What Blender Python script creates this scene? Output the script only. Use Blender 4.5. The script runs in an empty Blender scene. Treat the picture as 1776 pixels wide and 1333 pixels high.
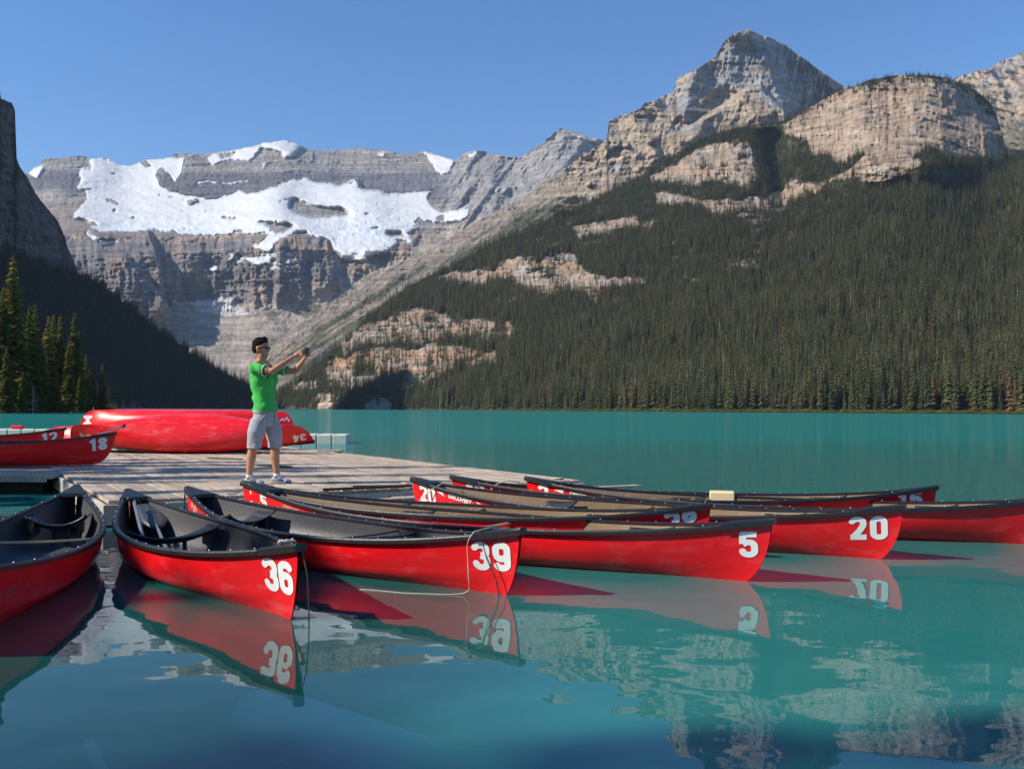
import bpy, bmesh, math, random
import numpy as np
from mathutils import Vector, Matrix, Euler
from mathutils.geometry import delaunay_2d_cdt

random.seed(7)
RNG = np.random.default_rng(11)
SC = bpy.context.scene
C = SC.collection

# ------------------------------------------------------------------ camera
FOC = 1600.0                      # focal length in pixels of the 1776 px wide photograph
CAMZ = 1.18
PITCH = math.atan(43.4 / FOC)
ROLL = 0.0055
Fv = np.array([0.0, math.cos(PITCH), math.sin(PITCH)])
U0 = np.array([0.0, -math.sin(PITCH), math.cos(PITCH)])
R0 = np.array([1.0, 0.0, 0.0])
Rv = math.cos(ROLL) * R0 + math.sin(ROLL) * U0
Uv = -math.sin(ROLL) * R0 + math.cos(ROLL) * U0
CAM = np.array([0.0, 0.0, CAMZ])
cam_d = bpy.data.cameras.new('camera')
cam_d.sensor_width = 36.0
cam_d.lens = 36.0 * FOC / 1776.0
cam_d.clip_start = 0.1
cam_d.clip_end = 60000.0
cam = bpy.data.objects.new('camera', cam_d)
C.objects.link(cam)
m = Matrix.Identity(4)
for i in range(3):
    m[i][0] = Rv[i]; m[i][1] = Uv[i]; m[i][2] = -Fv[i]; m[i][3] = CAM[i]
cam.matrix_world = m
SC.camera = cam

# ------------------------------------------------------------------ light
SUN_EL = math.radians(36.0)
SUN_AZ = math.radians(-104.0)          # measured from +Y towards +X
SUN_DIR = Vector((math.sin(SUN_AZ) * math.cos(SUN_EL), math.cos(SUN_AZ) * math.cos(SUN_EL), math.sin(SUN_EL)))
world = bpy.data.worlds.new('World')
SC.world = world
world.use_nodes = True
wn = world.node_tree.nodes; wl = world.node_tree.links
wn.clear()
sky = wn.new('ShaderNodeTexSky'); sky.sky_type = 'NISHITA'; sky.sun_disc = False
sky.sun_elevation = SUN_EL; sky.sun_rotation = SUN_AZ
sky.altitude = 1750.0; sky.air_density = 1.25; sky.dust_density = 0.2; sky.ozone_density = 3.5
bg = wn.new('ShaderNodeBackground'); bg.inputs['Strength'].default_value = 0.115
wo = wn.new('ShaderNodeOutputWorld')
hsv = wn.new('ShaderNodeHueSaturation'); hsv.inputs['Saturation'].default_value = 1.25; hsv.inputs['Hue'].default_value = 0.507
wl.new(sky.outputs[0], hsv.inputs['Color']); wl.new(hsv.outputs[0], bg.inputs[0]); wl.new(bg.outputs[0], wo.inputs[0])
sun_d = bpy.data.lights.new('sun', 'SUN'); sun_d.energy = 5.0; sun_d.angle = math.radians(0.53)
sun_d.color = (1.0, 0.92, 0.80)
sun = bpy.data.objects.new('sun', sun_d); C.objects.link(sun)
sun.rotation_euler = SUN_DIR.to_track_quat('Z', 'Y').to_euler()
SC.view_settings.view_transform = 'Standard'
SC.view_settings.look = 'None'
SC.view_settings.exposure = 0.5
SC.view_settings.gamma = 1.0
SC.view_settings.use_curve_mapping = False
SC.render.engine = 'CYCLES'
SC.cycles.max_bounces = 8
SC.cycles.transparent_max_bounces = 12
SC.cycles.volume_bounces = 0
SC.cycles.caustics_reflective = False
SC.cycles.caustics_refractive = False

# ------------------------------------------------------------------ projection helpers (photograph pixels <-> places)
def ray(x, y):
    x = np.asarray(x, float); y = np.asarray(y, float)
    return (Fv + (x[..., None] - 888.0) / FOC * Rv + (666.5 - y[..., None]) / FOC * Uv)
def at_depth(x, y, Y):
    d = ray(x, y)
    return CAM + d * (np.asarray(Y, float) / d[..., 1])[..., None]
def at_z(x, y, z):
    d = ray(x, y)
    t = (z - CAMZ) / d[..., 2]
    return CAM + d * t[..., None]
def to_px(P):
    P = np.asarray(P, float) - CAM
    f = P @ Fv
    return 888 + FOC * (P @ Rv) / f, 666.5 - FOC * (P @ Uv) / f

# ------------------------------------------------------------------ noise
_T = RNG.random((256, 256)) * 2 - 1
def vn(x, y, s=0):
    x = np.asarray(x, float) + s * 37.17; y = np.asarray(y, float) + s * 91.7
    xi = np.floor(x).astype(np.int64); yi = np.floor(y).astype(np.int64)
    fx = x - xi; fy = y - yi
    fx = fx * fx * (3 - 2 * fx); fy = fy * fy * (3 - 2 * fy)
    a = _T[xi & 255, yi & 255]; b = _T[(xi + 1) & 255, yi & 255]
    c = _T[xi & 255, (yi + 1) & 255]; d = _T[(xi + 1) & 255, (yi + 1) & 255]
    return (a + (b - a) * fx) * (1 - fy) + (c + (d - c) * fx) * fy
def fbm(x, y, s=0, o=5, g=0.5, ridge=False):
    r = 0; a = 1.0; t = 0
    c_, s_ = math.cos(0.6), math.sin(0.6)
    for k in range(o):
        n = vn(x, y, s + k * 3)
        if ridge: n = 1 - 2 * np.abs(n)
        r = r + a * n; t += a; a *= g
        x, y = (x * c_ - y * s_) * 2.03, (x * s_ + y * c_) * 2.03
    return r / t
def fbma(x, y, s=0, o=5, g=0.5, ridge=False):     # keeps the axes (for stretched rock grain)
    r = 0; a = 1.0; t = 0
    for k in range(o):
        n = vn(x, y, s + k * 3)
        if ridge: n = 1 - 2 * np.abs(n)
        r = r + a * n; t += a; a *= g
        x = x * 2.03; y = y * 2.03
    return r / t
def sstep(a, b, x):
    t = np.clip((x - a) / (b - a), 0, 1)
    return t * t * (3 - 2 * t)
def inpoly(x, y, poly):
    r = np.zeros(x.shape, bool)
    n = len(poly)
    for i in range(n):
        x0, y0 = poly[i]; x1, y1 = poly[(i + 1) % n]
        if y0 == y1: continue
        c = ((y0 > y) != (y1 > y)) & (x < (x1 - x0) * (y - y0) / (y1 - y0) + x0)
        r ^= c
    return r
def pl(x, pts):
    p = np.array(pts, float)
    return np.interp(x, p[:, 0], p[:, 1])
def blur(a, n=1):
    for _ in range(n):
        b = np.pad(a, 1, mode='edge')
        a = (b[:-2, 1:-1] + b[2:, 1:-1] + b[1:-1, :-2] + b[1:-1, 2:] + 2 * b[1:-1, 1:-1]) / 6
    return a
def blurh(a, n=1):        # along columns axis only
    for _ in range(n):
        b = np.pad(a, ((1, 1), (0, 0)), mode='edge')
        a = (b[:-2] + b[2:] + 2 * b[1:-1]) / 4
    return a

# ------------------------------------------------------------------ object helpers
def tag(o, label=None, cat=None, group=None, kind=None):
    if label: o['label'] = label
    if cat: o['category'] = cat
    if group: o['group'] = group
    if kind: o['kind'] = kind
    return o
def link(name, me, parent=None, mat=None, smooth=True):
    o = bpy.data.objects.new(name, me); C.objects.link(o)
    if mat is not None and not me.materials:
        for mm in (mat if isinstance(mat, (list, tuple)) else [mat]): me.materials.append(mm)
    if parent is not None: o.parent = parent
    if smooth: me.shade_smooth()
    return o
def empty(name, loc=(0, 0, 0), rot=(0, 0, 0)):
    o = bpy.data.objects.new(name, None); C.objects.link(o)
    o.location = loc; o.rotation_euler = rot; o.empty_display_size = 0.1
    return o
def mesh_np(name, V, F):
    """V (n,3), F (m,k) constant k"""
    me = bpy.data.meshes.new(name)
    V = np.ascontiguousarray(V, dtype=np.float32); F = np.ascontiguousarray(F, dtype=np.int32)
    k = F.shape[1]
    me.vertices.add(len(V)); me.vertices.foreach_set('co', V.ravel())
    me.loops.add(F.size); me.loops.foreach_set('vertex_index', F.ravel())
    me.polygons.add(len(F)); me.polygons.foreach_set('loop_start', np.arange(0, F.size, k, dtype=np.int32))
    me.update(calc_edges=True)
    return me
def grid_faces(nu, nv, flip=False):
    i = np.arange(nu - 1)[:, None] * nv + np.arange(nv - 1)[None, :]
    i = i.ravel()
    f = np.stack([i, i + nv, i + nv + 1, i + 1], 1)
    return f[:, ::-1] if flip else f
def set_col(me, col, name='Col'):
    a = me.attributes.new(name, 'FLOAT_COLOR', 'POINT')
    c = np.ones((len(col), 4), np.float32); c[:, :3] = col
    a.data.foreach_set('color', c.ravel())
def copy_tree(o, parent=None):
    c = o.copy(); C.objects.link(c)
    if parent is not None: c.parent = parent
    for ch in o.children: copy_tree(ch, c)
    return c

# ------------------------------------------------------------------ materials
def mat(name):
    m = bpy.data.materials.new(name); m.use_nodes = True
    nt = m.node_tree; b = nt.nodes.get('Principled BSDF')
    return m, nt, b
def N(nt, t, **kw):
    n = nt.nodes.new('ShaderNode' + t)
    for k, v in kw.items():
        if k.startswith('_'): setattr(n, k[1:], v)
        else: n.inputs[k].default_value = v
    return n
def simple(name, col, rough=0.6, metal=0.0, var=0.12, nscale=20.0, bump=0.0, bscale=60.0, coat=0.0, spec=0.5):
    m, nt, b = mat(name)
    tc = N(nt, 'TexCoord'); n1 = N(nt, 'TexNoise', Scale=nscale, Detail=5.0)
    nt.links.new(tc.outputs['Object'], n1.inputs['Vector'])
    cr = N(nt, 'MixRGB', _blend_type='MIX')
    cr.inputs['Color1'].default_value = tuple(c * (1 - var) for c in col) + (1,)
    cr.inputs['Color2'].default_value = tuple(min(1, c * (1 + var)) for c in col) + (1,)
    nt.links.new(n1.outputs['Fac'], cr.inputs['Fac']); nt.links.new(cr.outputs[0], b.inputs['Base Color'])
    b.inputs['Roughness'].default_value = rough; b.inputs['Metallic'].default_value = metal
    b.inputs['Coat Weight'].default_value = coat; b.inputs['Specular IOR Level'].default_value = spec
    if bump:
        n2 = N(nt, 'TexNoise', Scale=bscale, Detail=6.0)
        bp = N(nt, 'Bump', Strength=bump, Distance=0.01)
        nt.links.new(tc.outputs['Object'], n2.inputs['Vector'])
        nt.links.new(n2.outputs['Fac'], bp.inputs['Height']); nt.links.new(bp.outputs[0], b.inputs['Normal'])
    return m

# ================================================================== MOUNTAINS
def rock_material(name, sc=1.0, rough=0.95, bd=6.0, stretch=(1, 1, 0.45), contrast=0.5):
    m, nt, b = mat(name)
    at = N(nt, 'Attribute', _attribute_name='Col')
    tc = N(nt, 'TexCoord')
    mp = N(nt, 'Mapping'); mp.inputs['Scale'].default_value = stretch
    n1 = N(nt, 'TexNoise', Scale=0.07 * sc, Detail=10.0, Roughness=0.72)
    nt.links.new(tc.outputs['Object'], mp.inputs[0]); nt.links.new(mp.outputs[0], n1.inputs['Vector'])
    mp2 = N(nt, 'Mapping'); mp2.inputs['Scale'].default_value = (0.25, 0.25, 3.0)
    n2 = N(nt, 'TexNoise', Scale=0.02 * sc, Detail=6.0, Roughness=0.6)
    nt.links.new(tc.outputs['Object'], mp2.inputs[0]); nt.links.new(mp2.outputs[0], n2.inputs['Vector'])
    ad = N(nt, 'Math', _operation='ADD'); nt.links.new(n1.outputs['Fac'], ad.inputs[0]); nt.links.new(n2.outputs['Fac'], ad.inputs[1])
    mr = N(nt, 'MapRange'); mr.inputs['From Min'].default_value = 0.6; mr.inputs['From Max'].default_value = 1.4
    mr.inputs['To Min'].default_value = 1 - contrast; mr.inputs['To Max'].default_value = 1 + contrast
    nt.links.new(ad.outputs[0], mr.inputs[0])
    mx = N(nt, 'VectorMath', _operation='SCALE')
    nt.links.new(at.outputs['Color'], mx.inputs[0]); nt.links.new(mr.outputs[0], mx.inputs['Scale'])
    nt.links.new(mx.outputs[0], b.inputs['Base Color'])
    bp = N(nt, 'Bump', Strength=1.0, Distance=bd)
    nt.links.new(ad.outputs[0], bp.inputs['Height']); nt.links.new(bp.outputs[0], b.inputs['Normal'])
    b.inputs['Roughness'].default_value = rough; b.inputs['Specular IOR Level'].default_value = 0.15
    return m
M_ROCK = rock_material('mountain_rock', 1.0, bd=16.0, contrast=.8)
M_ROCKN = rock_material('cliff_rock', 2.2, bd=6.0, contrast=.75)
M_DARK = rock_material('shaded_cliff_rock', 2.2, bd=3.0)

def terrain(name, label, x0, x1, dx, sky_pts, ybase, nrow, base_pts, top_pts, prof, disp, colour, material, back=900.0, jag=0.0, jseed=0, ksm=30):
    xs = np.arange(x0, x1 + dx, dx)
    ys = pl(xs, sky_pts)
    if jag: ys = ys + jag * fbm(xs / 14.0, xs * 0 + 0.5, jseed, 4) + jag * 0.6 * fbm(xs / 4.0, xs * 0, jseed + 5, 3)
    t = np.linspace(0, 1, nrow)[None, :]
    X = np.repeat(xs[:, None], nrow, 1)
    Y = ybase + (ys[:, None] - ybase) * t
    yb = pl(xs, base_pts)[:, None]; yt = pl(xs, top_pts)[:, None]
    kw = max(1, int(ksm / dx)); ysm = np.convolve(np.pad(pl(xs, sky_pts), kw, mode='edge'), np.ones(2 * kw + 1) / (2 * kw + 1), mode='valid')
    ysm = np.convolve(np.pad(ysm, kw, mode='edge'), np.ones(2 * kw + 1) / (2 * kw + 1), mode='valid')
    tt = (ybase - Y) / (ybase - ysm[:, None]); tc_ = np.clip(tt, 0, 1)
    D = yb + (yt - yb) * (prof(tc_, X) + np.maximum(tt - 1, 0) * 0.5)
    D0 = D.copy()
    D = D + disp(X, Y, D)
    P = at_depth(X, Y, D)
    col = colour(X, Y, D, P)
    # far side: falls away behind the ridge
    top = P[:, -1, :]
    rows = [P]; cols = [col]
    bk = []
    for k, (dd, dz) in enumerate([(back * 0.03, -back * 0.015), (back * 0.2, -back * 0.14), (back, -back * 0.75)]):
        q = top.copy(); q[:, 1] += dd; q[:, 0] += dd * (q[:, 0] / np.maximum(q[:, 1], 1)); q[:, 2] = np.maximum(q[:, 2] + dz, -5)
        bk.append(q[:, None, :])
    P2 = np.concatenate([P] + bk, 1); col2 = np.concatenate([col] + [col[:, -1:, :]] * 3, 1)
    me = mesh_np(name, P2.reshape(-1, 3), grid_faces(P2.shape[0], P2.shape[1]))
    set_col(me, col2.reshape(-1, 3))
    o = link(name, me, None, material)
    tag(o, label, 'mountain', kind='structure')
    return dict(o=o, xs=xs, X=X, Y=Y, D=D, P=P, col=col)

def mixc(a, b, m):
    return a + (np.asarray(b) - a) * m[..., None]
def const(shape, c):
    return np.ones(shape + (3,)) * np.array(c)

# ---- Far snowy massif -------------------------------------------------
SNOW = [
 [(128,378),(133,365),(150,345),(147,332),(160,328),(170,325),(140,331),(134,325),(140,316),(138,300),(140,290),(158,296),(156,276),(175,274),(190,276),(206,286),(226,288),(240,283),(255,277),(300,273),(322,275),(316,292),(312,308),(303,317),(290,300),(276,296),(268,303),(276,312),(278,326),(300,334),(325,338),(352,343),(365,346),(400,338),(418,330),(430,336),(450,334),(470,326),(490,320),(504,312),(520,314),(530,308),(548,318),(568,317),(590,325),(602,316),(622,312),(626,330),(664,332),(666,338),(700,336),(730,334),(745,332),(742,345),(748,360),(765,370),(790,365),(817,357),(810,376),(800,383),(778,384),(757,385),(738,392),(716,398),(705,402),(712,408),(722,425),(704,418),(688,414),(690,420),(680,432),(664,440),(650,440),(632,450),(610,452),(598,450),(588,440),(576,428),(578,420),(566,412),(546,410),(536,404),(520,400),(500,408),(488,412),(470,432),(455,430),(444,426),(456,414),(470,406),(455,402),(430,406),(400,405),(374,408),(340,408),(310,404),(290,402),(265,398),(240,400),(215,402),(185,402),(160,396),(155,392),(175,392),(150,380)],
 [(358,275),(370,268),(400,262),(450,252),(470,245),(495,242),(524,252),(516,262),(502,274),(495,262),(500,272),(494,276),(485,262),(470,258),(452,256),(442,270),(432,280),(410,278),(396,276),(372,287),(364,280)],
 [(737,262),(760,270),(790,279),(776,300),(764,303),(752,290),(746,276)],
 [(970,223),(1005,231),(1044,242),(1036,249),(1000,238),(985,232)],
 [(48,300),(76,290),(66,312),(56,306)], [(60,290),(78,288),(76,296),(58,298)],
 [(812,268),(822,262),(832,264),(824,272),(814,274)], [(655,265),(668,263),(666,272),(654,270)],
 [(860,328),(870,324),(858,336)], [(872,330),(884,320),(876,334),(866,336)],
 [(150,400),(172,412),(166,418),(152,408)], [(172,416),(205,418),(196,420),(172,420)],
 [(540,264),(543,278),(540,276)], [(455,282),(466,284),(458,292)],
 [(342,315),(378,315),(376,318),(344,318)],[(384,318),(436,312),(400,320)],
 [(440,428),(470,408),(474,420),(468,436),(444,432)],
 [(388,450),(410,440),(404,452)], [(420,448),(450,446),(470,444),(452,460),(444,460),(430,452)],[(450,455),(474,444),(470,456),(446,460)],
 [(350,470),(362,468),(360,472)],[(366,472),(378,470),(378,474)],[(382,472),(394,472),(392,476)],[(346,476),(356,478),(352,480)],[(374,490),(392,485),(388,494),(378,496)],[(358,500),(368,498),(378,504),(362,507)],
]
SNOWHOLE = [
 [(502,346),(508,343),(530,350),(545,356),(570,360),(590,360),(607,368),(604,374),(570,378),(545,380),(520,372),(502,362)],
 [(447,384),(455,381),(480,387),(496,386),(512,392),(498,402),(480,404),(462,392)],
 [(182,346),(195,346),(207,353),(202,356),(190,352)],
 [(326,350),(344,344),(346,350),(328,356)],
 [(290,402),(300,396),(308,404)], [(382,377),(414,376),(410,380),(390,380)],
 [(246,282),(254,276),(262,288),(252,292)], [(272,296),(284,292),(286,300),(274,302)],
 [(670,402),(690,398),(705,408),(690,412),(672,408)],[(714,386),(728,380),(756,385),(748,394),(728,392)],[(756,378),(770,374),(773,380),(760,384)],
 [(380,268),(410,262),(408,270),(384,276)],
]
SKY_A = [(-200,330),(-50,320),(48,300),(60,291),(70,288),(74,277),(88,275),(120,273),(133,270),(150,271),(156,276),(175,274),(190,276),(206,286),(226,288),(240,283),(255,277),(290,274),(300,272),(302,267),(324,266),(326,268),(372,265),(400,262),(440,253),(455,248),(470,247),(495,243),(524,253),(535,259),(560,262),(580,260),(600,259),(625,257),(660,260),(700,267),(720,266),(736,262),(760,270),(790,278),(800,270),(812,262),(840,262),(850,267),(872,268),(885,273),(905,272),(930,255),(950,240),(972,222),(1005,231),(1044,242),(1080,258),(1150,300),(1300,360)]
def prof_A(t, X):
    # valley floor, lower cliffs, shelf with the glacier, headwall
    return np.interp(t, [0, 0.12, 0.30, 0.36, 0.62, 0.66, 0.86, 1.0], [0, 0.25, 0.42, 0.46, 0.56, 0.62, 0.86, 1.0])
def disp_A(X, Y, D):
    wx = X + 6 * fbm(X / 40, Y / 40, 21, 4); wy = Y + 6 * fbm(X / 40, Y / 40, 25, 4)
    r0 = 120 * fbm(X / 130.0, Y / 150.0, 1, 2)
    r = 260 * fbm(X / 120.0, Y / 150.0, 1, 4, ridge=True)
    low = sstep(395, 420, Y) * (1 - sstep(520, 560, Y))
    steep = sstep(395, 415, Y)
    g = fbma(X / 22.0, Y / 70.0, 4, 5, 0.55, ridge=True)
    r = r * (0.25 + 0.55 * steep) * 0.7 - g * (9 + 42 * low) - (8 + 26 * low) * fbm(X / 30, Y / 16, 7, 5, .6, ridge=True) - (4 + 12 * low) * fbma(X / 7, Y / 22, 8, 4, .6, ridge=True) - 8 * fbma(X / 14, Y / 3.5, 10, 3, .6, ridge=True)
    # strata ledges
    z = (705 - Y - 0.02 * (X - 500)) + 5 * fbm(X / 90, Y / 40, 9, 3)
    for per, amp in ((17.0, 15), (7.3, 6), (3.1, 2.5)):
        ph = (z / per) % 1.0
        r = r + amp * (ph - sstep(0.72, 1.0, ph)) * (1 - 0.5 * sstep(500, 560, Y))
    # big buttress at lower left, its right flank throws a shadow
    yc = np.array([380, 400, 430, 470, 500, 540, 600]); xc = np.array([255, 258, 270, 279, 281, 290, 292])
    edge = np.interp(Y, yc, xc) + 2.5 * fbm(Y / 18, Y * 0, 31, 3)
    b = (1 - sstep(-3, 5, X - edge)) * sstep(385, 410, Y + 0.12 * (X - 250) * 0)
    r = r - 240 * b * (1 - 0.6 * sstep(120, -40, X))
    b2 = (1 - sstep(-6, 8, X - (206 + 0.9 * (Y - 430)))) * sstep(424, 452, Y) * b
    r = r - 130 * b2
    # a second rounded buttress and dark gully
    c = np.exp(-((X - 305) / 30) ** 2 - ((Y - 485) / 30) ** 2)
    r = r - 160 * c
    c = (1 - sstep(-4, 4, X - (455 + 0 * Y))) * sstep(462, 470, X + 40) * 0
    # rock buttress under the tongue (480..575, 405..)
    c = sstep(472, 486, X) * (1 - sstep(560, 600, X)) * sstep(400, 412, Y) * (1 - sstep(500, 540, Y))
    r = r - 110 * c
    # right wing (beyond x 740) with slanting gullies
    s = sstep(740, 800, X)
    r = r - s * 75 * fbma((X + 0.75 * Y) / 34.0, (Y - 0.4 * X) / 70.0, 14, 5, 0.5, ridge=True)
    w = sstep(965, 985, X) * (1 - sstep(985, 1060, X)) * 0
    r = r + 2.6 * np.maximum(0, X - (972 + (Y - 222) * 0.1)) * (Y < 340) * 1.0
    n = 11 * fbm(X / 4.0, Y / 4.0, 40, 3) + 12 * fbm(X / 16.0, Y / 16.0, 44, 3)
    sm = snow_mask(X, Y)
    ln = np.interp(X, [250, 290, 340, 400, 470, 540, 600, 650, 700, 760, 820], [560, 520, 527, 530, 520, 500, 478, 462, 440, 400, 372])
    r = r * (1 - .75 * sstep(0, 25, Y - ln)); n = n * (1 - .5 * sstep(0, 25, Y - ln))
    w = blur(sm, 3) * (Y < 470)
    return (r + n) * (1 - 0.96 * w) + r0 * w
_sm_cache = {}
def snow_mask(X, Y):
    k = X.shape
    if k in _sm_cache: return _sm_cache[k]
    wx = X + 4.5 * fbm(X / 11, Y / 9, 61, 4, .6) + 1.2 * fbm(X / 3, Y / 3, 66, 2); wy = Y + 3.2 * fbm(X / 9, Y / 7, 71, 4, .6) + 1.3 * fbm(X / 3, Y / 3, 76, 2)
    s = np.zeros(X.shape, bool)
    for p in SNOW: s |= inpoly(wx, wy, p)
    for p in SNOWHOLE: s &= ~inpoly(wx, wy, p)
    s &= ~((fbma(X / 20, (Y + .1 * X) / 3.0, 83, 3) > .62) & (Y > 300))
    # small patches held on ledges
    led = (fbma(X / 16, Y / 2.4, 81, 2) > 0.40) & (X > 340) & (X < 520) & (Y > 440) & (Y < 505)
    s |= led
    _sm_cache[k] = s.astype(float)
    return _sm_cache[k]
def col_A(X, Y, D, P):
    c = const(X.shape, (0.30, 0.275, 0.25))
    zz = Y + 0.0 * X + 3 * fbm(X / 60, Y / 20, 90, 3)
    band = sstep(-4, 4, zz - np.interp(X, [100, 270, 330, 620, 780], [296, 300, 298, 296, 300])) * (1 - sstep(-6, 8, zz - np.interp(X, [100, 200, 500, 760], [330, 345, 345, 348]))) * (1 - sstep(760, 800, X))
    c = mixc(c, (0.135, 0.13, 0.15), band * 0.85)
    st = fbma(X / 220, Y / 3.2, 95, 4)
    c = c * (1 + 0.38 * st)[..., None]
    low = sstep(398, 410, Y)
    patch = fbm(X / 35, Y / 25, 101, 4)
    lowc = mixc(const(X.shape, (0.20, 0.18, 0.175)), (0.34, 0.25, 0.18), sstep(-0.1, 0.5, patch))
    streak = fbma(X / 5, Y / 26, 105, 4)
    lowc = lowc * (1 + 0.35 * streak + 0.25 * fbma(X / 90, Y / 4, 108, 4))[..., None]
    c = mixc(c, lowc, low)
    c = c + (mixc(c, (0.28, 0.21, 0.17), const(X.shape, 1)[..., 0] * 0.6) - c) * (sstep(280, 200, X) * sstep(345, 370, Y) * (1 - low))[..., None]
    # right wing pale grey
    s = sstep(745, 790, X) * (1 - sstep(370, 420, Y - 0.1 * (X - 780)))
    c = mixc(c, (0.30, 0.285, 0.275), s * 0.75) * (1 + 0.0 * s)[..., None]
    # scree and moraine: pale tan
    ln = np.interp(X, [250, 290, 340, 400, 470, 540, 600, 650, 700, 760, 820], [560, 520, 527, 530, 520, 500, 478, 462, 440, 400, 372])
    sc_ = sstep(-6, 10, Y - ln + 8 * fbm(X / 30, Y / 30, 111, 4))
    mor = mixc(const(X.shape, (0.44, 0.37, 0.30)), (0.34, 0.29, 0.24), sstep(-.4, .5, fbma((X + Y * .9) / 10, (Y - X * .5) / 60, 115, 4)))
    c = mixc(c, mor, sc_)
    # green shrubs on the scree
    gr = sstep(0.12, 0.35, fbma((X + 1.3 * Y) / 50, (Y - 0.6 * X) / 20, 121, 4)) * sstep(440, 480, X) * sstep(0, 25, Y - ln) * (1 - sstep(760, 790, X))
    c = mixc(c, (0.075, 0.09, 0.045), gr * 0.75)
    # old dirty snow in the valley
    sn = inpoly(X, Y + 4 * fbm(X / 12, Y / 12, 130, 3), [(290, 518), (320, 524), (348, 522), (370, 520), (396, 512), (408, 530), (430, 543), (400, 548), (372, 540), (350, 532), (320, 530)])
    c = mixc(c, (0.66, 0.64, 0.62), sn.astype(float) * 0.9)
    tri = inpoly(X, Y + 3 * fbm(X / 12, Y / 12, 131, 3), [(345, 540), (366, 524), (374, 530), (396, 510), (404, 516), (416, 532), (436, 546), (400, 549), (370, 545)])
    c = mixc(c, (0.62, 0.60, 0.58), tri.astype(float))
    pale = inpoly(X, Y + 8 * fbm(X / 12, Y / 12, 134, 3), [(290, 530), (340, 540), (400, 560), (370, 575), (320, 570), (280, 550)])
    c = mixc(c, (0.42, 0.38, 0.35), pale * 0.6)
    c = c * (1 + 0.22 * fbm(X / 4, Y / 4, 141, 4))[..., None]
    return np.clip(c, 0.02, 0.9)
TA = terrain('mountain_massif', 'pale banded rock massif with hanging glaciers behind the lake', -120, 1180, 1.7, SKY_A, 716, 330,
             [(-120, 2300), (300, 2300), (430, 2200), (700, 2300), (1180, 2600)], [(-120, 5600), (600, 5900), (1180, 5200)],
             prof_A, disp_A, col_A, M_ROCK, back=1500, jag=1.6, jseed=3)

# glacier ice as its own thick sheet on the shelf
def glacier():
    xs = np.arange(30, 1060, 1.6); ys = np.arange(236, 470, 1.6)
    X, Y = np.meshgrid(xs, ys, indexing='ij')
    X = X + 0.0; sk = np.interp(xs, TA['xs'], TA['Y'][:, -1])
    Y = np.maximum(Y, sk[:, None])
    s = snow_mask(X, Y)
    # depth of the rock face at the same places, then evened out
    xa = TA['xs']; fi = (X - xa[0]) / (xa[1] - xa[0]); i0 = np.clip(np.floor(fi).astype(int), 0, len(xa) - 2); fx = fi - i0
    def samp(i):
        y0 = TA['Y'][i, 0]; y1 = TA['Y'][i, -1]; n = TA['Y'].shape[1] - 1
        fj = np.clip((Y - y0) / (y1 - y0) * n, 0, n - 1e-3); j = fj.astype(int); f = fj - j
        return TA['D'][i, j] * (1 - f) + TA['D'][i, j + 1] * f
    D = samp(i0) * (1 - fx) + samp(i0 + 1) * fx
    sm = blur(s, 2)
    Ds = blur(blurh(D, 30), 10)
    Ds = np.minimum(Ds, blur(blurh(D, 6), 3) + 12)
    lift = -6 + 30 * sstep(0.25, 0.9, sm)
    bl = 12 * fbm(X / 10, Y / 4, 151, 4) * (.3 + .7 * sstep(355, 400, Y)) + 20 * fbma((X + .5 * Y) / 46, (Y - .12 * X) / 10, 155, 5, .6) + 6 * fbma((X) / 18, (Y - .1 * X) / 3.0, 156, 4, .6, ridge=True)
    bl += 14 * np.abs(fbm(X / 5, Y / 3.5, 157, 3)) * sstep(383, 398, Y) * (1 - sstep(410, 425, Y))
    Dg = Ds - lift - bl * sm
    Pg = at_depth(X, Y, Dg)
    F = grid_faces(X.shape[0], X.shape[1])
    vis = (sm.ravel() > 0.22)
    F = F[vis[F].any(1)]
    used = np.unique(F); mp = np.full(X.size, -1); mp[used] = np.arange(len(used))
    me = mesh_np('glacier', Pg.reshape(-1, 3)[used], mp[F])
    dirt = sstep(0.1, 0.7, fbma((X + Y) / 60, (Y - 0.3 * X) / 7, 161, 4)) * 0.22
    col = const(X.shape, (0.60, 0.605, 0.61)); col = mixc(col, (0.66, 0.61, 0.57), dirt)
    blue = sstep(383, 396, Y) * (1 - sstep(408, 420, Y)) * sstep(-0.1, 0.5, fbm(X / 6, Y / 5, 165, 3))
    blue = np.maximum(blue, sstep(0.25, .5, fbm(X / 7, Y / 3, 167, 3)) * 0.8 * sstep(330, 350, Y))
    col = mixc(col, (0.52, 0.68, 0.76), blue * 0.75)
    edge = 1 - sstep(0.35, 1.0, blur(s, 5) + .18 * fbm(X / 5, Y / 3, 168, 3))
    col = mixc(col, (0.36, 0.345, 0.34), edge * .8)
    col = col * (1 + .10 * fbma((X + .4 * Y) / 40, (Y - .12 * X) / 5, 169, 5, .6))[..., None]
    set_col(me, col.reshape(-1, 3)[used])
    m, nt, b = mat('glacier_ice')
    at = N(nt, 'Attribute', _attribute_name='Col'); nt.links.new(at.outputs['Color'], b.inputs['Base Color'])
    tc = N(nt, 'TexCoord'); n1 = N(nt, 'TexNoise', Scale=0.03, Detail=8.0, Roughness=0.6)
    nt.links.new(tc.outputs['Object'], n1.inputs['Vector'])
    bp = N(nt, 'Bump', Strength=0.6, Distance=8.0); nt.links.new(n1.outputs['Fac'], bp.inputs['Height']); nt.links.new(bp.outputs[0], b.inputs['Normal'])
    b.inputs['Roughness'].default_value = 0.8
    o = link('glacier', me, None, m)
    tag(o, 'white glacier and snowfields spread over the shelf of the far massif', 'glacier', kind='structure')
glacier()

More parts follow.
